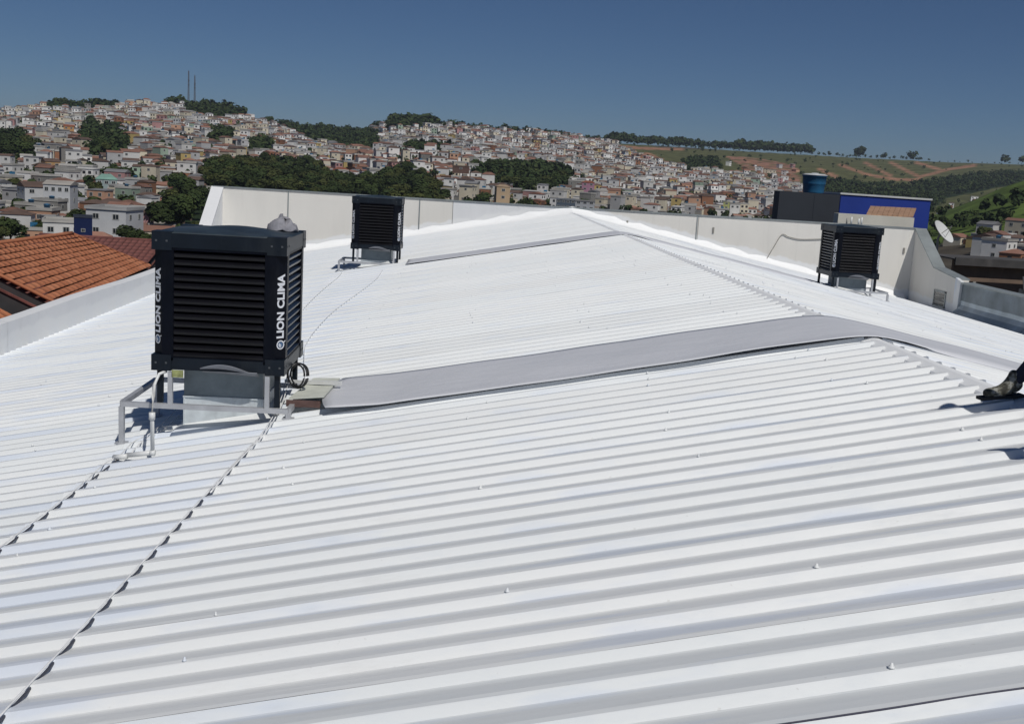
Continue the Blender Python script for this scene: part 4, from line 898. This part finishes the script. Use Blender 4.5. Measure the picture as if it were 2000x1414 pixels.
named('pillared_building', 'white and dark banded low building right of the blue-grey building', 'building', 1123, 1160, 412, 300, 2, 1.8, 6, (.45, .47, .50), 'flat', (.3, .3, .3), 0, 3, .4)
named('pink_house', 'mauve pink house with tiled roof above the low banded building', 'house', 1136, 1160, 374, 420, 2, 2.3, 5, (.46, .24, .33), 'hip', TC, 0, 2, 1.0)
named('yellow_house', 'long yellow house below the wooded middle hill', 'house', 838, 871, 329, 520, 1, 3.0, 6, (.58, .43, .14), 'gable', (.34, .20, .1), -.1, 4, 1.2)
named('white_gable_house', 'white house with pink tiled roof on the grove edge left of the middle cooler', 'house', 650, 682, 348, 430, 2, 2.1, 6, W_, 'hip', TC, 0, 3, 1.4)
named('lime_house', 'lime yellow small house in the right part of the town', 'house', 1412, 1424, 410, 430, 2, 2.0, 3, (.50, .52, .20), 'flat', (.4, .4, .3), 0, 1, .4)
named('summit_house', 'white flat-roofed house on the hilltop left of the twin masts', 'house', 298, 322, 212, 885, 2, 2.4, 8, W_, 'flat', (.5, .5, .5), 0, 3, .6)
named('domed_white_house', 'white gable house alone by the dirt slope of the right hill', 'house', 1205, 1226, 325, 820, 2, 2.4, 6, W_, 'gable', (.6, .6, .6), 0, 2, 1.2)
# ------------------------------------------------------------------ town: all the other houses
def wall_row(px):
    if px < 385: return 480
    if px < 1790: return 364+(px-415)*83/1375
    return 470+max(0, px-1850)*.25
rnd = random.Random(11); HS = []
def pick(px, py):
    wn = rnd.choice(WN); rn = rnd.choice(RN)
    rk = {'terracotta': rnd.choice(('hip', 'gable', 'gable')), 'brown-tiled': rnd.choice(('hip', 'gable', 'gable')), 'grey': rnd.choice(('shed', 'gable')), 'flat': 'flat', 'pale': 'shed'}[rn]
    return wn, rk, rn
r = 235.0
while r < 1640:
    da = (9.0 if r < 500 else 8.8)/r; a = -.62
    while a < .50:
        aa = a+rnd.uniform(-.2, .2)*da; rr_ = r+rnd.uniform(-2.5, 2.5); a += da*rnd.uniform(.92, 1.12)
        x, y = CX+rr_*math.sin(aa), rr_*math.cos(aa); z = ground(x, y); px, py = proj(x, y, z)
        if px < -70 or px > 2080: continue
        rc = RC(aa)
        if rr_ > rc-4: continue
        if py > wall_row(px)+14 or (px > 385 and px < 1790 and py > wall_row(px)+6): continue
        L_ = land(x, y, z)
        if L_ in ('wood', 'track', 'near_field'): continue
        if L_ in ('field', 'earth') and rnd.random() > (.008 if L_ == 'field' else .07): continue
        if fbm(x, y, .03, 5) > .62 or rnd.random() < .10: continue
        if any((x-hx)**2+(y-hy)**2 < hr*hr for hx, hy, hr in HERO): continue
        st = .35*math.sin(aa*9+rr_*.006)+.5*math.sin(rr_*.011); rz = -aa+st+rnd.choice((0, PI/2))
        fl = rnd.choice((1, 1, 1, 2, 2) if rr_ < 450 else (1, 1, 2, 2, 2, 3))
        w, d = rnd.uniform(4.2, 8.2), rnd.uniform(4.2, 7.2)
        wn, rk, rn = pick(px, py)
        HS.append(dict(g=(x, y, z-.3, rz, w, d, fl, wn, rk, rn, rnd.randrange(10**6)), px=px, py=py, size=w*fl/rr_))
    r += 11.0 if r < 500 else 10.5
def district(px, py):
    if px < 330: return 'low in the left town' if py > 370 else 'halfway up the left hill' if py > 285 else 'high on the left hill'
    if px < 560: return 'under the twin masts' if py < 300 else 'above the grove'
    if px < 880: return 'right of the grove' if py > 300 else 'below the wooded cap'
    if px < 1180: return 'on the middle hill' if py < 330 else 'behind the wall middle'
    if px < 1500: return 'in the upper right town' if py < 335 else 'in the lower right town'
    return 'beside the charcoal block' if px < 1790 else 'behind the satellite dish'
ORD = ['leftmost', 'second from left', 'third from left', 'fourth from left', 'fifth from left', 'sixth from left', 'seventh from left', 'eighth from left', 'ninth from left', 'tenth from left']
def single_out(items):
    """items: dicts with base (singular), plural, where, px, py -> label; look-alikes in one district are told apart by size rank, then order"""
    gr = {}
    for it in items: gr.setdefault((it['base'], it['where']), []).append(it)
    for (b_, w_), L in gr.items():
        if len(L) == 1: L[0]['label'] = f"{b_} {w_}"; continue
        L.sort(key=lambda q: q['px'])
        if len(L) <= 10:
            for i, q in enumerate(L): q['label'] = f"{'rightmost' if i == len(L)-1 else ORD[i]} of {q['plural']} {w_}"
        else:
            L.sort(key=lambda q: q['py']); n = (len(L)+9)//10; per = math.ceil(len(L)/n); names = ['top', 'upper', 'middle', 'lower', 'bottom'] if n > 3 else ['upper', 'middle', 'lower']
            for k in range(n):
                S_ = sorted(L[k*per:(k+1)*per], key=lambda q: q['px'])
                for i, q in enumerate(S_): q['label'] = f"{'rightmost' if i == len(S_)-1 else ORD[i]} of {q['plural']}, {names[k]} row, {w_}"
HS.sort(key=lambda h: -h['size'])
for i, h in enumerate(HS[:275]):
    g = h['g']; st = {1: 'low', 2: 'two-storey', 3: 'tall'}[g[6]]; h['where'] = district(h['px'], h['py']); nm = f"{g[7]} {st} {g[9]}-roofed"
    h['base'] = nm+' house'; h['plural'] = nm+' houses'; h['nw'] = 6 if i < 60 else 4 if i < 160 else 3
single_out(HS[:275])
for h in HS[:275]: house_thing(h)
mb = MB()
for h in HS[275:]: house_merge(mb, h)
o = mb.obj('distant_houses', M_MW, kind='stuff'); o['label'] = 'mass of small far houses covering the hillsides'
print('houses', len(HS))
# ------------------------------------------------------------------ trees
M_LEAF = None
def leaf_mat(name, a, b_):
    k = NT(name); oi = k.n('ShaderNodeObjectInfo'); f = k.noise(2.2, 5, .7, 'Object'); c = k.ramp(f, [(.35, a), (.65, b_)])
    c = k.mix(1.0, c, oi.outputs['Color'], 'MULTIPLY'); return k.fin(c, .8, 0, .15)
M_LEAF = leaf_mat('foliage', (.022, .038, .014), (.062, .085, .028)); M_BARK = mat('bark', (.09, .065, .045), .95)
def far_leaf():
    k = NT('woodland_foliage'); f = k.noise(.13, 7, .8, 'Object'); c = k.ramp(f, [(.32, (.016, .030, .012)), (.5, (.036, .056, .020)), (.68, (.080, .096, .034))]); return k.fin(c, .85, 0, .12)
M_WLEAF = far_leaf()
def crown(mb, c, R_, H_, n, rnd, q=.17, mi=0):
    lobes = [(rnd.uniform(-.45, .45), rnd.uniform(-.45, .45), rnd.uniform(-.28, .42), rnd.uniform(.42, .66)) for _ in range(6)]
    v = []; f = []
    for _ in range(n):
        lx, ly, lz, lr = rnd.choice(lobes); t1 = rnd.uniform(0, 2*PI); t2 = math.acos(rnd.uniform(-.75, 1)); rr_ = lr*rnd.uniform(.72, 1.04)
        p = Vector((lx+rr_*math.sin(t2)*math.cos(t1), ly+rr_*math.sin(t2)*math.sin(t1), lz+rr_*math.cos(t2)*.9))
        nn_ = Vector((p.x-lx+rnd.uniform(-.3, .3), p.y-ly+rnd.uniform(-.3, .3), p.z-lz+rnd.uniform(-.1, .5))).normalized(); a1 = nn_.orthogonal().normalized(); a1.rotate(Matrix.Rotation(rnd.uniform(0, 6), 3, nn_)); a2 = nn_.cross(a1)
        s_ = q*rnd.uniform(.6, 1.3); o_ = len(v)
        for i, j in ((-1, -.7), (.9, -1), (1, .8), (-.7, 1)): w_ = p+a1*s_*i+a2*s_*j; v.append((c[0]+w_.x*R_, c[1]+w_.y*R_, c[2]+w_.z*H_))
        f.append((o_, o_+1, o_+2, o_+3))
    mb.add(v, f, mi)
TP = []
for i in range(5):
    rn_ = random.Random(40+i); cb = MB(); crown(cb, (0, 0, .62), .42, .38, 1300, rn_, .085)
    tb = MB(); tb.tube([(0, 0, -.1), (.01, 0, .18), (-.01, .01, .42)], [.045, .032, .02], 7)
    for k_ in range(4): a = k_*1.6+i; tb.tube([(0, 0, .24+.03*k_), (.12*math.cos(a), .12*math.sin(a), .42), (.22*math.cos(a), .22*math.sin(a), .58)], [.018, .013, .006], 5)
    TP.append((cb.mesh('crown', M_LEAF), tb.mesh('trunk', M_BARK)))
TR = []; rnd = random.Random(21)
def add_tree(x, y, h, big=0): 
    z = ground(x, y); px, py = proj(x, y, z); TR.append([x, y, z, h, px, py, h/hypot(x-CX, y)*(1+big)])
r = 90.0
while r < 2350:
    da = (7.8 if r < 900 else 10.5)/r; a = -.60
    while a < .50:
        a += da; aa = a+rnd.uniform(-.4, .4)*da; rr_ = r+rnd.uniform(-3.5, 3.5); x, y = CX+rr_*math.sin(aa), rr_*math.cos(aa); z = ground(x, y); px, py = proj(x, y, z)
        if px < -60 or px > 2060 or py > wall_row(px)+22: continue
        if rr_ > RC(aa)+6: continue
        L_ = land(x, y, z); q = rnd.random()
        if L_ == 'wood': pr = .9
        elif L_ == 'town': pr = .26+(.5 if fbm(x, y, .03, 5) > .55 else 0)+(.06 if px < 420 else 0)
        elif L_ == 'near_field': pr = .03+(.5 if rr_ < 345*K else .0)
        elif L_ == 'field': pr = .035
        else: pr = .02
        if q > pr: continue
        if any((x-hx)**2+(y-hy)**2 < (hr*.8)**2 for hx, hy, hr in HERO): continue
        if any(0 < (hy-y) < 30+hr and abs((x-CX)/y*hy+CX-hx) < hr*.7 and rr_ > 60 for hx, hy, hr in HERO[:1]): continue
        h = rnd.uniform(6.5, 11) if L_ == 'wood' else rnd.uniform(3.2, 6.5) if L_ == 'town' else rnd.uniform(3, 7.5); add_tree(x, y, h)
    r += 7.8 if r < 900 else 10.5
def crest_trees(p0, p1, n, h0, h1, back=0):
    for i in range(n):
        px = p0+(p1-p0)*(i+rnd.uniform(-.4, .4))/max(1, n-1); a, e = pix_dir(px, 300); rc = RC(a)+back+rnd.uniform(-14, 3); add_tree(CX+rc*math.sin(a), rc*math.cos(a), rnd.uniform(h0, h1)*1.35)
crest_trees(95, 228, 30, 6, 9); crest_trees(330, 475, 26, 5, 11); crest_trees(515, 770, 60, 6, 10); crest_trees(762, 848, 40, 9, 13, -10); crest_trees(762, 848, 24, 8, 11, -30)
crest_trees(855, 1060, 46, 5, 9); crest_trees(1060, 1180, 24, 5, 9); crest_trees(1185, 1480, 110, 9, 14); crest_trees(1440, 1585, 40, 12, 18); crest_trees(1590, 1800, 22, 4, 8)
crest_trees(1678, 1679, 2, 17, 18); crest_trees(1727, 1730, 1, 11, 12); crest_trees(1779, 1782, 2, 14, 15); crest_trees(1965, 1966, 2, 15, 16); crest_trees(2000, 2004, 2, 15, 16); crest_trees(1820, 2000, 14, 2, 5)
for px, py, rr_, h in ((268, 470, 160, 5), (100, 452, 150, 4.5), (20, 440, 165, 6), (190, 447, 140, 4), (75, 412, 215, 5.5), (130, 428, 190, 5), (245, 452, 165, 5.5), (290, 458, 150, 5), (355, 440, 180, 5), (385, 435, 190, 5), (500, 395, 260, 7.5), (560, 398, 260, 7), (610, 398, 270, 7.5), (455, 390, 260, 7), (705, 400, 270, 6), (740, 402, 280, 6.5), (790, 405, 250, 9.5), (775, 405, 255, 8.5), (820, 405, 280, 9), (845, 405, 290, 8), (940, 410, 330, 6)):
    d = Vector(ray(px, py)); k_ = rr_*K/hypot(d.x, d.y); x, y = CX+d.x*k_, d.y*k_; add_tree(x, y, h*(1.5 if px > 400 else 1.0), .3)
TR.sort(key=lambda t: -t[6]); TT = []
for (x, y, z, h, px, py, s_) in TR[:280]:
    shade = rnd.choice(('dark green', 'mid green', 'olive green')); size = 'tall' if h > 7.5 else 'rounded' if h > 5 else 'small'; nm = f"{size} {shade} tree"
    TT.append(dict(t=(x, y, z, h), shade=shade, base=nm, plural=nm+'s', where=district(px, py), px=px, py=py))
single_out(TT)
for i, q in enumerate(TT):
    x, y, z, h = q['t']; c_, t_ = TP[i % 5]; k_ = {'dark green': .7, 'mid green': 1.05, 'olive green': 1.15}[q['shade']]
    o = thing('broadleaf_tree', q['label'], 'tree', (x, y, z), rnd.uniform(0, 6.28), 'trees among the houses and fields')
    wd = h*rnd.uniform(.95, 1.35); col = (k_*(1.25 if q['shade'] == 'olive green' else 1), k_, k_*.9)
    link('crown', c_, o, scale=(wd, wd, h), color=col); link('trunk', t_, o, scale=(h, h, h))
mb = MB()
for (x, y, z, h, px, py, s_) in TR[280:]:
    R_ = h*rnd.uniform(.42, .58); crown(mb, (x, y, z+h*.50), R_, h*.5, 90 if s_ > .009 else 44, rnd, .20)
o = mb.obj('woodland', M_WLEAF, kind='stuff'); o['label'] = 'dark woods and scattered far trees on the hills'
print('trees', len(TR))
# ------------------------------------------------------------------ masts on the hilltop
def mast(px, pt, pb, label):
    d = Vector(ray(px, pb)); a, e = pix_dir(px, pb); rc = RC(a)-6; x, y = CX+rc*math.sin(a), rc*math.cos(a); z = ground(x, y)
    top = CZ+rc*pix_dir(px, pt)[1]; h = top-z; t = thing('radio_mast', label, 'mast', (x, y, z)); w = .75; M_ = mat('mast_steel', (.10, .085, .085), .6)
    for sx in (-1, 1):
        for sy in (-1, 1): b = MB(); b.bar((sx*w, sy*w, 0), (sx*w*.45, sy*w*.45, h), .13); b.obj('leg', M_, t)
    b = MB(); n = 14
    for i in range(n):
        k0, k1 = 1-.55*i/n, 1-.55*(i+1)/n; z0, z1 = h*i/n, h*(i+1)/n
        for sx, sy, tx, ty in ((-1, -1, 1, -1), (1, -1, 1, 1), (1, 1, -1, 1), (-1, 1, -1, -1)): b.bar((sx*w*k0, sy*w*k0, z0), (tx*w*k1, ty*w*k1, z1), .06); b.bar((sx*w*k0, sy*w*k0, z0), (tx*w*k0, ty*w*k0, z0), .05)
    b.obj('bracing', M_, t, kind='stuff'); b = MB(); b.bar((0, 0, h), (0, 0, h+1.6), .06); b.obj('spike', M_, t)
    for i, zz in enumerate((.62, .74)): b = MB(); b.lathe([(.01, -.6), (.7, -.5), (.75, .5), (.01, .6)], 8, (.4, -.6, h*zz)); b.obj('antenna_drum', M_, t)
mast(368, 139, 212, 'taller left one of the twin lattice masts on the hilltop')
mast(380, 148, 212, 'shorter right one of the twin lattice masts on the hilltop')

# ------------------------------------------------------------------ thin summer haze over the town
HZ = 0.00009
if HZ:
    hm = bpy.data.materials.new('haze'); hm.use_nodes = True; t_ = hm.node_tree; t_.nodes.clear()
    pv = t_.nodes.new('ShaderNodeVolumePrincipled'); pv.inputs['Color'].default_value = (.78, .86, 1, 1); pv.inputs['Density'].default_value = HZ; pv.inputs['Anisotropy'].default_value = .2
    oo = t_.nodes.new('ShaderNodeOutputMaterial'); t_.links.new(pv.outputs[0], oo.inputs['Volume'])
    b = MB(); b.box(-13000, 13000, -700, 13000, -700, 140); b.obj('haze', hm, kind='stuff')
